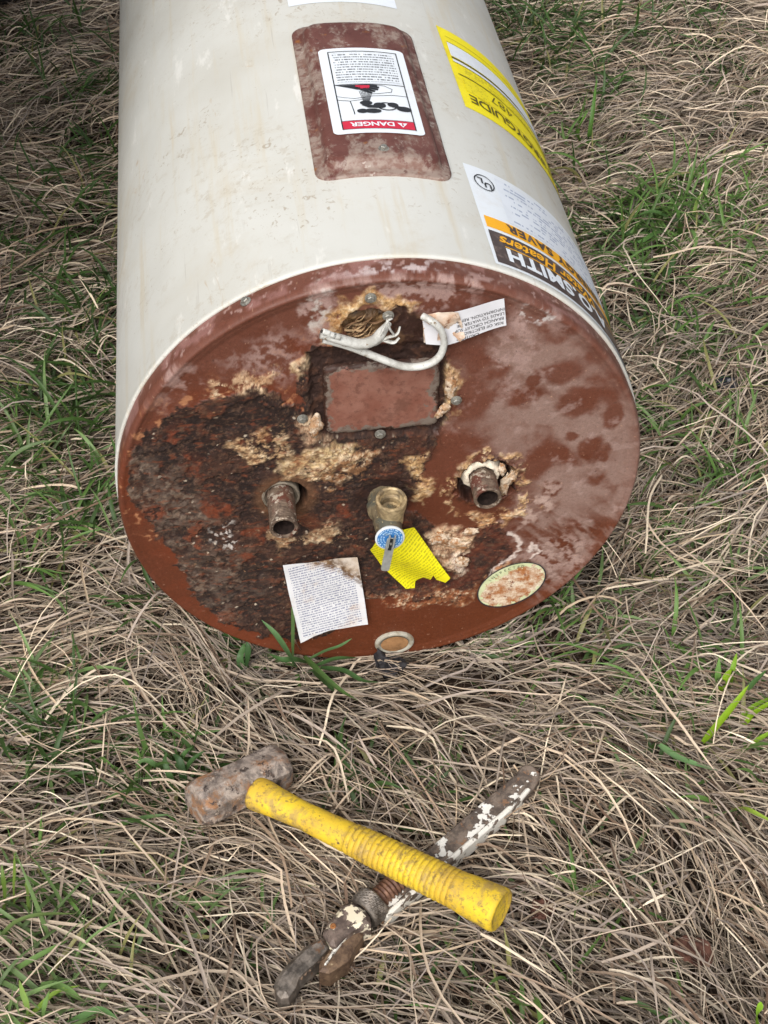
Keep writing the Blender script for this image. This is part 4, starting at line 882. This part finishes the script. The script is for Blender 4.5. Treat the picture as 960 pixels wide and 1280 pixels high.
mk('knurled_nut', V, Fc, M_DK, wrench, False)
plate('housing', [zoom(*p) for p in ((402, 400), (430, 345), (480, 285), (520, 232), (580, 214), (640, 250), (684, 302), (690, 352), (640, 372), (590, 384), (530, 430), (480, 484), (440, 470))], .058, .030, .004, M_HS, wrench)
plate('heel_jaw', [zoom(*p) for p in ((480, 490), (530, 436), (592, 392), (650, 378), (640, 430), (596, 490), (560, 565), (500, 610), (440, 648), (376, 636), (384, 575), (436, 500))], .047, .030, .003, M_BC, wrench)
# teeth as real ridges on the jaw's inner face
tj = plate('jaw_strap', [zoom(*p) for p in ((596, 392), (606, 398), (530, 452), (470, 530), (420, 602), (408, 598), (456, 520), (520, 444))], .0505, .008, .001, M_WE, wrench)
plate('hook_jaw', [zoom(*p) for p in ((402, 426), (436, 486), (392, 540), (350, 586), (296, 628), (258, 668), (236, 730), (196, 788), (150, 796), (122, 766), (104, 716), (124, 668), (160, 620), (210, 566), (270, 506), (330, 462))], .054, .030, .0040, M_DK, wrench, .0004)
for i in range(7):
    f = i / 6; a_ = zoom(392 - 150 * f, 556 + 150 * f); b_ = zoom(404 - 150 * f, 568 + 156 * f)
    A = G3(*a_, .046); B = G3(*b_, .020); V, Fc = tube([A, (A + B) / 2, B], .0022, 5, 5); mk('tooth', V, Fc, M_BC, wrench, False)
rr0 = zoom(462, 372); V, Fc = lathe(G3(*rr0, .0585), (0, 0, 1), [(-.001, .0028), (.0006, .0026), (.0009, .0020), (.0004, .0014), (.0003, .0001)], 14); mk('rivet', V, Fc, plain('orange_rust', S(140, 92, 52), .7, .3, 0, .3, 300), wrench)

# ------------------------------------------------------------------ soil
def axis_pts(lo, hi, st, far):
    a = np.arange(lo, hi + 1e-6, st); out = [far * (q ** 2.2) for q in np.linspace(0.12, 1, 14)]
    return np.concatenate([[lo - q for q in out[::-1]], a, [hi + q for q in out]])
gx, gy = np.meshgrid(axis_pts(-1.7, 2.2, .018, 80), axis_pts(-1.3, 3.0, .018, 120))
gz = ground_h(gx, gy); near = sstep(4.0, 2.0, np.hypot(gx - .2, gy - .6)); gz = gz * near + (1 - near) * (.02 + .05 * fbm(gx, gy, .4, 3, 131)); gz = gz - .016 + near * .004 * fbm(gx, gy, 40, 3, 132)
m = NT('soil', .95, .15); nn = m.noise(30, 6, .7); c = m.mix(m.ramp(nn, .35, .7), S(34, 26, 21), S(62, 49, 39)); c = m.mix(m.ramp(m.noise(120, 5, .7, src=m.mapping((1, .3, 1))), .55, .68), c, S(120, 104, 84))
m.col(c); m.bump(nn, .8, .006)
gr = mk('ground', np.stack([gx, gy, gz], -1).reshape(-1, 3), grid_faces(*gx.shape), m.m); gr['kind'] = 'structure'

# ------------------------------------------------------------------ what the straws must keep clear of
caps = [(hA, hB, .024), (hc, hbutt, .017), (G3(664, 965, .038), G3(500, 1112, .038), .014), (G3(490, 1112, .045), G3(420, 1150, .045), .019), (G3(420, 1165, .04), G3(352, 1235, .04), .016), (G3(430, 1170, .035), G3(405, 1212, .035), .016)]
def clear(P):
    "P (n, k, 3): press points under the tools and out of the heater; returns points and a keep flag"
    x, y, z = P[..., 0], P[..., 1], P[..., 2]
    for a, b, r_ in caps:
        d = b - a; t = np.clip(((x - a[0]) * d[0] + (y - a[1]) * d[1]) / (d[0] ** 2 + d[1] ** 2), 0, 1)
        h = np.hypot(x - a[0] - d[0] * t, y - a[1] - d[1] * t); zc = a[2] + d[2] * t
        lim = zc - np.sqrt(np.maximum(r_ ** 2 - h ** 2, 0)) - .003; soft = sstep(r_ * 2.4, r_ * 1.0, h)
        z = np.where(h < r_ * 2.4, np.where(z > lim, z + (np.minimum(lim, z) - z) * soft, z), z)
    fr_ = sstep(-.10, -.02, y) * (y < .03) * sstep(.20, .13, np.abs(x)); z = np.where(fr_ > 0, z + (np.minimum(.013 + np.maximum(-y, 0) * .16, z) - z) * fr_, z)
    rad = np.hypot(x, z - H); ins = (rad < R + .003) & (y > -.004) & (y < 1.245)
    bad = (ins & (y > .006) & (rad < R - .02)).any(-1)
    k = (R + .004) / np.maximum(rad, .05); side_ = ins & (y > .012)
    x2 = np.where(side_, x * k, x); z2 = np.where(side_, H + (z - H) * k, z); y2 = np.where(ins & ~side_, -.006, y)
    return np.stack([x2, y2, z2], -1), ~bad
def ribbon(P, Wd, twist, crease=0.0):
    "flat leaf strips along P (n,k,3), half width Wd (n,k); crease folds the midrib down"
    n, k, _ = P.shape; T = np.gradient(P, axis=1); T /= np.linalg.norm(T, axis=2)[..., None] + 1e-9
    up_ = np.zeros_like(P); up_[..., 2] = 1; Sd = np.cross(T, up_); ln = np.linalg.norm(Sd, axis=2)[..., None]; Sd = np.where(ln > .05, Sd / np.maximum(ln, 1e-6), np.array([1., 0, 0])); Nn = np.cross(Sd, T)
    tw = twist[..., None]; A = Sd * np.cos(tw) + Nn * np.sin(tw); B = np.cross(A, T)
    if crease: V = np.stack([P - A * Wd[..., None], P - B * (Wd * crease)[..., None], P + A * Wd[..., None]], 2); c = 3
    else: V = np.stack([P - A * Wd[..., None], P + A * Wd[..., None]], 2); c = 2
    i = np.arange(n)[:, None, None] * k * c; j = np.arange(k - 1)[None, :, None] * c; q = np.arange(c - 1)[None, None, :]
    f = i + j + q; return V.reshape(-1, 3), np.stack([f, f + 1, f + c + 1, f + c], -1).reshape(-1, 4), c
# --- the lie of the dead grass: guide directions read off the photograph, bent by noise
guides = [((840, 1060), (1, .9), 1), ((900, 1200), (.8, 1), 1), ((780, 900), (1, .35), 1), ((780, 760), (1, -.5), 1), ((900, 640), (1, -.6), .8), ((650, 1200), (1, .5), 1), ((500, 930), (1, .45), .8), ((110, 1000), (1, .12), 1), ((300, 870), (1, .12), 1), ((80, 790), (1, -.15), 1), ((60, 620), (1, -.45), 1), ((60, 480), (1, -.1), 1), ((230, 1180), (.55, 1), 1), ((700, 1020), (1, .7), .8), ((820, 210), (1, -.25), 1), ((900, 330), (1, -.4), .7), ((60, 1150), (1, -.1), .6), ((400, 1230), (1, .2), .8), ((60, 150), (1, -.2), .6), ((760, 60), (1, -.1), .7), ((230, 800), (1, .35), 1), ((560, 860), (1, .05), 1)]
gp = []; 
for (px, py), (dx, dy), w_ in guides:
    a = np.array(G(px, py)); b = np.array(G(px + dx * 20, py + dy * 20)); th = math.atan2(b[1] - a[1], b[0] - a[0]); gp.append((a[0], a[1], th, w_))
def lie(x, y):
    c = np.zeros_like(x); s = np.zeros_like(x)
    for a, b, th, w_ in gp:
        k = w_ * np.exp(-((x - a) ** 2 + (y - b) ** 2) / (2 * .10 ** 2)) + 1e-7; c += k * math.cos(2 * th); s += k * math.sin(2 * th)
    return .5 * np.arctan2(s, c) + 1.0 * fbm(x, y, 5.5, 3, 141)
STRAW = np.array([S(*q) for q in ((186, 170, 152), (168, 154, 138), (204, 191, 172), (140, 122, 106), (170, 157, 147), (220, 208, 188), (154, 142, 131), (112, 93, 79), (182, 164, 142), (148, 138, 131))])
SP_ = np.array([.16, .16, .12, .12, .12, .06, .11, .06, .04, .05])
def straw_field(name, n, box, rng, wscale=1.0, lay=(0, .026), len_=(.05, .24), tone=1.0, stray=.22, lift=.012, k=8, per=9, outside=False, crease=0.0):
    nt = max(1, n // per); tx = rng.uniform(box[0], box[1], nt); ty = rng.uniform(box[2], box[3], nt); ta = lie(tx, ty) + rng.normal(0, .28, nt); tc = rng.normal(0, .45, nt)
    w = rng.integers(0, nt, n); sp_ = rng.normal(0, .022, (2, n)); x = tx[w] + sp_[0]; y = ty[w] + sp_[1]
    L = rng.uniform(*len_, n) * rng.uniform(.6, 1, n); th = ta[w] + rng.normal(0, .16, n); rd = rng.random(n) < stray; th = np.where(rd, rng.uniform(0, 6.28, n), th); th = th + np.pi * (rng.random(n) < .5)
    layer = rng.uniform(*lay, n); lf = np.abs(rng.normal(0, lift, n)) + .002; ph_ = rng.uniform(.3, .7, n)
    curv = (tc[w] + rng.normal(0, .38, n)) * np.clip(L / .14, .3, 1.3); curv2 = rng.normal(0, .28, n); t = np.linspace(0, 1, k)
    kink = (rng.random(n) < .2) * rng.normal(0, .9, n); kt = rng.uniform(.3, .8, n)
    H_ = th[:, None] + curv[:, None] * (t - .5) + curv2[:, None] * np.sin(t * 5.5) * .4 + kink[:, None] * (t > kt[:, None])
    sx_ = np.cumsum(np.cos(H_), 1) * (L / k)[:, None]; sy_ = np.cumsum(np.sin(H_), 1) * (L / k)[:, None]
    X_ = x[:, None] + sx_ - sx_.mean(1, keepdims=True); Y_ = y[:, None] + sy_ - sy_.mean(1, keepdims=True)
    arch = np.clip(1 - ((t[None] - ph_[:, None]) / .62) ** 2, 0, 1); Z_ = ground_h(X_, Y_) - .010 + layer[:, None] + lf[:, None] * arch + .004 * rng.normal(0, 1, (n, 1)) * (t[None] - .5)
    P, keep = clear(np.stack([X_, Y_, Z_], -1))
    wd = np.clip(rng.lognormal(-7.36, .42, n), .0003, .0012) * wscale; e_ = rng.choice([.1, .1, .75], n)[:, None]; Wd = wd[:, None] * (np.interp(t, [0, .15, .7, 1], [.7, 1, .85, 0])[None] + e_ * np.clip((t[None] - .7) / .3, 0, 1))
    tw = rng.normal(0, .55, n)[:, None] + rng.normal(0, .8, n)[:, None] * t
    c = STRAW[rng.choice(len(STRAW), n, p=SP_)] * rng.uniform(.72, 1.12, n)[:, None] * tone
    hue = fbm(x, y, 6, 3, 151)[:, None]; c = c * (1 + .16 * hue * np.array([1, .9, .7])) * np.array([1.01, .99, .955]); c = c * (.70 + .30 * sstep(lay[0], lay[1], layer))[:, None]  # deeper straws darker: older thatch, plus gap shade put into the colour
    thin = sstep(.10, .38, fbm(x, y, 7.5, 4, 171)) * (.75 if lay[0] >= 0 else .35); thin = np.maximum(thin, .55 * np.exp(-((y + .055) / .035) ** 2) * (np.abs(x + .06) < .22)); keep = keep & (rng.random(n) > thin)
    if outside: keep = keep & ~((x > BOX[0]) & (x < BOX[1]) & (y > BOX[2]) & (y < BOX[3]))
    P, Wd, tw, c = P[keep], Wd[keep], tw[keep], c[keep]
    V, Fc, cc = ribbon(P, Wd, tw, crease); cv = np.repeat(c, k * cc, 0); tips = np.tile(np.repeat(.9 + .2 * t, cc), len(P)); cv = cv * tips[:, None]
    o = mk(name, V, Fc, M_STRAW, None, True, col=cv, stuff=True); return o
m = NT('dead_grass', .75, .25); c = m.attr('col'); f = m.noise(300, 3, .6); c = m.mix(m.ramp(f, .3, .7, .25, 0), c, m.mix(1.0, c, (.6, .55, .5), 'MULTIPLY')); m.col(c)
tr_ = m.n('BsdfTranslucent'); m.link(c, tr_.inputs[0]); mx_ = m.n('MixShader'); mx_.inputs[0].default_value = .15; m.link(m.b.outputs[0], mx_.inputs[1]); m.link(tr_.outputs[0], mx_.inputs[2]); m.link(mx_.outputs[0], m.t.nodes['Material Output'].inputs[0]); M_STRAW = m.m
m = NT('live_grass', .5, .4); c = m.attr('col'); c = m.mix(m.ramp(m.noise(120, 4), .35, .7, .3, 0), c, m.mix(1.0, c, (.6, .7, .5), 'MULTIPLY')); m.col(c)
tr_ = m.n('BsdfTranslucent'); m.link(c, tr_.inputs[0]); mx_ = m.n('MixShader'); mx_.inputs[0].default_value = .25; m.link(m.b.outputs[0], mx_.inputs[1]); m.link(tr_.outputs[0], mx_.inputs[2]); m.link(mx_.outputs[0], m.t.nodes['Material Output'].inputs[0]); M_LEAF = m.m
r1 = np.random.default_rng(11)
BOX = (-.62, 1.0, -.58, 1.75)
straw_field('dead_grass', 40000, BOX, r1, 1.15, (-.004, .014), (.05, .20), tone=.60)  # low layer toned dark: rotten thatch and painted shade between the straws
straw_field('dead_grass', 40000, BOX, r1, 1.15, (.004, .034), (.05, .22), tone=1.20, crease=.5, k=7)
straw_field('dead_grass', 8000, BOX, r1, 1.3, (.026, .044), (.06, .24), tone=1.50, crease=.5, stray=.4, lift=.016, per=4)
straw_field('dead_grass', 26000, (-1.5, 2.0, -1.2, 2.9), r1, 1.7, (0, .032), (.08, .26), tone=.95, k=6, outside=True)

# --- live grass growing through
GREEN = [np.array(S(*q)) for q in ((66, 92, 44), (94, 124, 62), (126, 160, 52), (112, 136, 84))]
def blades(cx_, cy_, n, rad, L, tone, rng, wid=.0022, up=.75, k=9, yellow=.07, head=None):
    x = cx_ + rng.normal(0, rad, n); y = cy_ + rng.normal(0, rad, n); th = rng.uniform(0, 6.28, n) if head is None else head + rng.normal(0, .5, n)
    Ls = L * rng.uniform(.5, 1.15, n); el = np.clip(rng.normal(up, .35, n), .1, 1.45); droop = rng.uniform(.5, 1.9, n); t = np.linspace(0, 1, k)
    E_ = el[:, None] - droop[:, None] * t[None] ** 1.3; hth = th[:, None] + rng.normal(0, .35, n)[:, None] * t[None]
    st = (Ls / k)[:, None]; X_ = x[:, None] + np.cumsum(np.cos(E_) * np.cos(hth) * st, 1); Y_ = y[:, None] + np.cumsum(np.cos(E_) * np.sin(hth) * st, 1)
    Z_ = ground_h(x, y)[:, None] + .004 + np.cumsum(np.sin(E_) * st, 1); Z_ = np.maximum(Z_, ground_h(X_, Y_) + .008 + .02 * t)
    P, keep = clear(np.stack([X_, Y_, Z_], -1)); wd = wid * rng.uniform(.6, 1.25, n); Wd = wd[:, None] * np.interp(t, [0, .2, .6, 1], [.6, 1, .85, .05])[None]
    c = (GREEN[tone] if np.isscalar(tone) else tone) * rng.uniform(.65, 1.3, n)[:, None]; yl = rng.random(n) < yellow; c[yl] = np.array(S(146, 142, 92)) * rng.uniform(.7, 1.1, (yl.sum(), 1))
    tw = rng.normal(0, .4, n)[:, None] + rng.normal(0, .7, n)[:, None] * t
    return P[keep], Wd[keep], tw[keep], c[keep]
r2 = np.random.default_rng(23)
patches = [(110, 490, .04, 90, .13, 0), (60, 530, .05, 50, .13, 0), (110, 640, .035, 40, .13, 0), (40, 560, .04, 30, .12, 1), (110, 230, .06, 90, .12, 0), (60, 330, .06, 60, .12, 0), (130, 120, .06, 80, .12, 0), (40, 60, .06, 70, .12, 0), (130, 390, .04, 70, .13, 0), (60, 430, .05, 30, .12, 0),
    (700, 40, .07, 190, .13, 0), (660, 20, .05, 120, .12, 0), (740, 110, .05, 80, .10, 0), (840, 260, .05, 100, .12, 1), (780, 265, .04, 50, .11, 1), (740, 290, .05, 80, .12, 0), (900, 250, .05, 60, .12, 1), (730, 170, .03, 30, .1, 1), (880, 440, .05, 40, .1, 1), (930, 600, .05, 40, .11, 1), (820, 400, .05, 60, .11, 0), (780, 340, .04, 50, .11, 1), (940, 330, .05, 50, .1, 1), (850, 500, .05, 30, .1, 1), (900, 560, .05, 30, .1, 3), (880, 30, .06, 60, .1, 0), (940, 100, .05, 50, .1, 0),
    (40, 1240, .035, 36, .10, 3), (90, 1265, .03, 24, .10, 3), (20, 1180, .03, 16, .09, 3), (230, 965, .022, 60, .07, 0), (60, 900, .03, 60, .10, 0), (30, 880, .025, 40, .1, 3), (100, 940, .03, 30, .09, 0), (40, 1110, .02, 30, .08, 1), (180, 930, .02, 20, .08, 1),
    (450, 965, .018, 26, .06, 0), (520, 965, .015, 14, .05, 0), (505, 1215, .016, 18, .06, 0), (625, 1250, .015, 10, .07, 1), (210, 1150, .03, 18, .08, 3), (160, 1140, .025, 12, .08, 3), (700, 790, .03, 26, .08, 1), (650, 770, .02, 24, .07, 1), (760, 760, .03, 18, .08, 3), (790, 910, .03, 14, .07, 0), (880, 700, .04, 30, .09, 3), (820, 690, .03, 24, .08, 1), (900, 910, .04, 34, .08, 1), (760, 1090, .03, 8, .06, 0), (320, 800, .02, 20, .07, 0), (200, 740, .025, 16, .07, 0), (260, 790, .02, 14, .06, 0), (880, 820, .03, 26, .08, 1), (740, 1110, .03, 8, .06, 1), (20, 690, .04, 40, .1, 1), (60, 600, .05, 40, .12, 3)]
PB = [blades(*G(px, py), int(n * 1.35), rad, L, tn, r2) for px, py, rad, n, L, tn in patches]
xs_, ys_ = r2.uniform(-.6, 1.0, 420), r2.uniform(-.5, 1.7, 420)
PB += [blades(a, b, 2, .012, .085, int(r2.choice([0, 1, 3])), r2, .0019, .5) for a, b in zip(xs_, ys_)]
PB += [blades(a, b, 14, .05, .12, int(r2.choice([0, 1])), r2) for a, b in zip(r2.uniform(-1.5, 2.0, 90), r2.uniform(-1.2, 2.9, 90)) if not (-.6 < a < 1.0 and -.5 < b < 1.7)]
P, Wd, tw, c = (np.concatenate(q) for q in zip(*PB))
V, Fc, cc = ribbon(P, Wd, tw, .35); cv = np.repeat(c, P.shape[1] * cc, 0)
mk('live_grass', V, Fc, M_LEAF, None, True, col=cv, stuff=True)

# --- single plants that stand out, each leaf on its own
def plant(name, base_px, z, leaves, label, cat, group=None, parts='leaf', tip=None):
    bx, by = G(*base_px, z); root = empty(name, (bx, by, z), label, cat, group)
    for (pts, w_, cl) in leaves:
        Q = np.array([[*G(a, b, zz), zz] for a, b, zz in pts]) - np.array([bx, by, z]); Q = catmull(Q, 14); t = np.linspace(0, 1, 14)
        Wd_ = w_ * np.interp(t, [0, .15, .6, .9, 1], [.55, 1, .9, .4, .04]); V, Fc, cc = ribbon(Q[None], Wd_[None], (.25 * np.sin(t * 3))[None], .4)
        cc_ = np.repeat((np.array(S(*cl))[None] * (.85 + .25 * t)[:, None]), 3, 0)
        if tip is not None: cc_ = cc_ * (1 - sstep(.82, .95, np.repeat(t, 3)))[:, None] + np.array(S(*tip)) * sstep(.82, .95, np.repeat(t, 3))[:, None]
        mk(parts, V, Fc, M_LEAF, root, True, col=cc_)
    return root
g1_, g2_ = (74, 106, 60), (96, 130, 82)
plant('grass_clump', (388, 834), .02, [
    ([(372, 836, .02), (360, 815, .05), (344, 792, .075), (327, 775, .085)], .0036, g2_),
    ([(366, 832, .02), (366, 800, .06), (366, 770, .09), (364, 745, .11)], .0022, (88, 112, 64)),
    ([(382, 826, .02), (405, 814, .04), (425, 807, .05), (440, 798, .055)], .0030, g2_),
    ([(380, 820, .025), (400, 840, .035), (425, 862, .035), (448, 876, .025)], .0036, (84, 112, 58)),
    ([(385, 828, .02), (370, 824, .035), (352, 824, .04), (336, 817, .035)], .0036, g1_),
    ([(400, 834, .02), (430, 838, .035), (452, 850, .035), (474, 853, .02)], .0040, g1_),
    ([(392, 838, .02), (405, 850, .03), (415, 860, .03), (421, 868, .02)], .0040, (66, 92, 50)),
    ([(395, 832, .02), (415, 824, .03), (432, 822, .03), (446, 822, .02)], .0034, g1_),
    ([(376, 812, .03), (370, 803, .045), (366, 798, .05)], .0020, (166, 140, 120))],
    'dark green grass clump growing at the foot of the rusted end', 'grass clump')
plant('grass_clump', (310, 822), .02, [
    ([(306, 836, .02), (309, 822, .035), (310, 810, .045), (308, 802, .05)], .0040, (62, 92, 52)),
    ([(302, 838, .02), (300, 822, .035), (304, 810, .04), (306, 804, .045)], .0040, (80, 112, 66)),
    ([(300, 800, .03), (290, 794, .035), (278, 792, .035), (258, 790, .03)], .0032, (70, 104, 54))],
    'small clump of short broad green blades left of the paper sheet', 'grass clump')
bright = (140, 176, 36)
plant('bright_grass', (888, 925), .03, [
    ([(878, 928, .03), (895, 908, .05), (918, 880, .07), (936, 856, .085)], .0042, bright),
    ([(934, 862, .08), (945, 850, .09), (958, 838, .10)], .0032, (78, 112, 60)),
    ([(930, 906, .04), (940, 893, .05), (960, 880, .06), (975, 872, .06)], .0034, bright),
    ([(925, 898, .04), (940, 884, .05), (955, 876, .055), (975, 868, .05)], .0030, (120, 156, 40)),
    ([(925, 938, .03), (938, 930, .045), (955, 920, .055), (975, 908, .06)], .0034, (134, 172, 48))],
    'bright yellow green grass blades leaning to the right by the photo edge', 'grass clump')
plant('bright_grass', (902, 865), .03, [
    ([(900, 866, .03), (905, 854, .05), (910, 843, .06), (914, 837, .065)], .0046, bright), ([(895, 862, .03), (897, 848, .05), (898, 836, .06), (899, 822, .07)], .0034, (104, 142, 70)), ([(912, 858, .03), (915, 840, .06), (918, 828, .07), (921, 816, .08)], .0030, (126, 164, 50))],
    'three upright bright green blades above the leaning yellow green ones', 'grass clump')
plant('grass_shoot', (825, 930), .04, [([(824, 930, .045), (845, 945, .05), (868, 954, .05), (897, 963, .04)], .0044, (128, 166, 110))], 'single pale green blade lying over straw right of the wrench end', 'grass shoot')
plant('grass_shoot', (915, 1012), .03, [([(913, 1011, .035), (930, 1010, .055), (948, 1018, .06), (975, 1032, .05)], .0036, (160, 186, 70))], 'single lime green blade arching over the right edge of the photo', 'grass shoot')
plant('grass_shoot', (943, 1265), .03, [([(946, 1282, .03), (948, 1270, .05), (950, 1258, .065), (951, 1252, .07)], .0036, (150, 196, 60))], 'tiny lime green shoot in the lower right corner', 'grass shoot')
pale = (118, 150, 84)
plant('grass_clump', (30, 1262), .03, [
    ([(2, 1222, .03), (30, 1205, .05), (60, 1188, .055), (86, 1175, .05)], .0036, pale),
    ([(20, 1285, .03), (45, 1262, .05), (70, 1240, .06), (100, 1232, .055)], .0030, (140, 170, 70)),
    ([(50, 1230, .05), (75, 1232, .06), (95, 1245, .055), (110, 1254, .04)], .0036, pale),
    ([(28, 1285, .03), (34, 1262, .06), (28, 1240, .075), (24, 1225, .085)], .0028, (132, 160, 80)),
    ([(54, 1290, .03), (54, 1265, .06), (58, 1250, .07), (62, 1238, .08)], .0030, pale),
    ([(70, 1290, .03), (100, 1272, .05), (125, 1262, .055), (150, 1276, .045)], .0044, (104, 140, 84)),
    ([(0, 1170, .04), (20, 1152, .055), (50, 1143, .06), (96, 1142, .045)], .0028, (112, 132, 76))],
    'pale green grass clump fanning out of the lower left corner', 'grass clump')
plant('grass_clump', (12, 1085), .03, [
    ([(18, 1135, .03), (17, 1110, .06), (18, 1090, .08), (18, 1068, .10)], .0028, (116, 140, 60)), ([(36, 1140, .03), (35, 1122, .05), (34, 1108, .065), (33, 1098, .07)], .0030, (108, 132, 62)), ([(4, 1140, .03), (6, 1120, .05), (4, 1100, .07), (2, 1080, .08)], .0030, (96, 120, 50))],
    'upright green blades at the left edge, below the hammer head', 'grass clump')
plant('grass_clump', (226, 965), .02, [
    ([(222, 980, .02), (232, 962, .04), (240, 950, .05), (256, 938, .055)], .0040, (64, 94, 50)), ([(214, 975, .02), (222, 955, .04), (232, 940, .05), (240, 934, .05)], .0036, (76, 108, 58)), ([(230, 985, .02), (228, 965, .04), (224, 950, .05), (216, 942, .05)], .0040, (54, 82, 44)), ([(212, 960, .03), (195, 956, .045), (182, 950, .05), (168, 956, .045)], .0030, (90, 120, 70)), ([(220, 990, .02), (212, 970, .04), (206, 952, .05), (208, 940, .05)], .0032, (70, 100, 54))],
    'dark green grass clump tucked behind the left end of the hammer head', 'grass clump')
plant('grass_clump', (840, 275), .03, [
    ([(850, 300, .02), (850, 278, .06), (846, 262, .08), (838, 246, .10)], .0042, (84, 120, 56)), ([(856, 300, .02), (862, 286, .05), (870, 300, .05), (862, 322, .04)], .0040, (110, 144, 76)), ([(840, 296, .02), (822, 290, .05), (800, 302, .05), (775, 300, .04)], .0036, (88, 124, 62)), ([(846, 292, .02), (835, 272, .06), (815, 264, .07), (790, 272, .06)], .0034, (72, 104, 50)), ([(850, 288, .02), (866, 268, .06), (872, 250, .07), (880, 238, .08)], .0030, (120, 144, 70)), ([(836, 300, .02), (842, 320, .03), (834, 346, .03), (818, 372, .03)], .0032, (90, 128, 76)), ([(838, 290, .02), (800, 288, .04), (770, 292, .045), (742, 288, .04)], .003, (84, 116, 70))],
    'green grass clump in the straw right of the maker label', 'grass clump')
plant('grass_clump', (735, 165), .03, [
    ([(734, 188, .02), (738, 160, .06), (742, 130, .09), (746, 98, .11)], .0036, (86, 124, 54)), ([(726, 180, .02), (722, 165, .05), (728, 150, .07), (735, 138, .08)], .0034, (96, 134, 58)), ([(718, 190, .02), (708, 180, .04), (704, 168, .05), (702, 150, .06)], .0026, (96, 120, 66))],
    'few upright green blades beside the yellow label flank', 'grass clump')
# dry things lying about
def crumpled(name, px, py, z, L, Wd_, ang_, mat, label, cat, seed, lump=.004):
    x0, y0 = G(px, py, z); n = 22; t = np.linspace(-1, 1, n); u, v = np.meshgrid(t, np.linspace(-1, 1, 14), indexing='ij')
    wv = np.sqrt(np.clip(1 - np.abs(u) ** 2.4, 0, 1)) * (1 + .25 * fbm(u, v * 0, 2, 2, seed)); X_ = u * L / 2; Y_ = v * wv * Wd_ / 2; Z_ = lump * fbm(u, v, 1.6, 3, seed + 1) * 2 + lump * 1.2 * np.abs(v) * wv
    c, s = math.cos(ang_), math.sin(ang_); V = np.stack([X_ * c - Y_ * s, X_ * s + Y_ * c, Z_], -1).reshape(-1, 3); Fg_ = grid_faces(n, 14)
    V2 = V - np.array([0, 0, .0007]); o = mk(name, np.vstack([V, V2]), np.vstack([Fg_, Fg_[:, ::-1] + len(V)]), mat); o.location = (x0, y0, z); o['label'] = label; o['category'] = cat; return o
M_DL = plain('dead_leaf', S(84, 56, 46), .8, .25, 0, .35, 120); M_BL = plain('blackened_leaf', S(46, 44, 46), .75, .3, 0, .35, 90); M_BP = plain('black_plastic', S(30, 33, 42), .35, .5, 0, .2, 60)
crumpled('dead_leaf', 866, 1190, .036, .038, .026, -.75, M_DL, 'dark brown dead leaf sunk in the straw at lower right', 'leaf', 5)
crumpled('dead_leaf', 678, 1138, .027, .026, .018, .5, M_DL, 'brown dead leaf half hidden right of the hammer butt', 'leaf', 9)
crumpled('blackened_leaf', 489, 832, .010, .030, .034, .9, M_BL, 'black rotted leaf just below the plug', 'leaf', 13, .006)
crumpled('plastic_scrap', 908, 479, .030, .030, .028, .2, M_BP, 'scrap of black plastic in the straw at the right edge', 'plastic scrap', 17, .003)

# ------------------------------------------------------------------ trailer made up to shade the left grass; only its tyre's foot shows
trailer = empty('shade_trailer', (-1.3, 1.75, 0), 'made-up trailer added to shade the grass, its dark grey tyre edge in the top left corner', 'trailer')
M_TYRE = plain('tyre_rubber', S(62, 62, 64), .8, .3, 0, .2, 40); M_BED = plain('grey_bed', S(96, 96, 98), .6, .4, 0, .15, 12); M_RIM = plain('rim_steel', S(150, 150, 150), .4, .5, .6, .1)
def tpart(name, V, Fc, mat, parent=None, sharp=35):
    V = np.asarray(V) - (np.array([-1.3, 1.75, 0]) if parent is None else 0); o = mk(name, V, Fc, mat, trailer if parent is None else parent, True, sharp=sharp); return o
def box_vf(x0, x1, y0, y1, z0, z1, b=.008): return prism(rrect(x0, x1, y0, y1, .02, 3), (0, 0, z0), (1, 0, 0), (0, 1, 0), (0, 0, 1), z1 - z0, b)
M_BOXW = plain('trailer_panel', S(206, 206, 204), .5, .4, 0, .06, 8)
tpart('chassis', *box_vf(-2.5, -.60, .45, 3.5, .34, .448), M_BED)
tpart('shade_box', *box_vf(-2.6, -.52, .25, 3.6, .45, 1.9, .02), M_BOXW)  # added unseen: blocks the sky over the left grass, pale to bounce light
for k in range(6): tpart('panel_rib', *box_vf(-.522, -.505, .40 + k * .6, .44 + k * .6, .47, 1.88, .004), M_BOXW)
for xc in (-.55, -2.40):
    V, Fc = lathe((xc - .09, 1.68, .285), (1, 0, 0), [(0, .16), (0, .24), (.02, .275), (.04, .283), (.06, .279), (.064, .284), (.09, .285), (.116, .284), (.12, .279), (.14, .283), (.16, .275), (.18, .24), (.18, .16)], 48); ty = tpart('tyre', V, Fc, M_TYRE)
    V, Fc = lathe(np.array((xc - .02, 1.68, .285)) - np.array([-1.3, 1.75, 0]), (1, 0, 0), [(-.05, .16), (-.02, .155), (.0, .10), (.02, .06), (.03, .001)], 32); mk('rim', V, Fc, M_RIM, ty)
V, Fc = tube([(-2.2, 1.68, .285), (-1.4, 1.68, .285), (-.62, 1.68, .285)], .03, 12, 6); tpart('axle', V, Fc, M_BED)
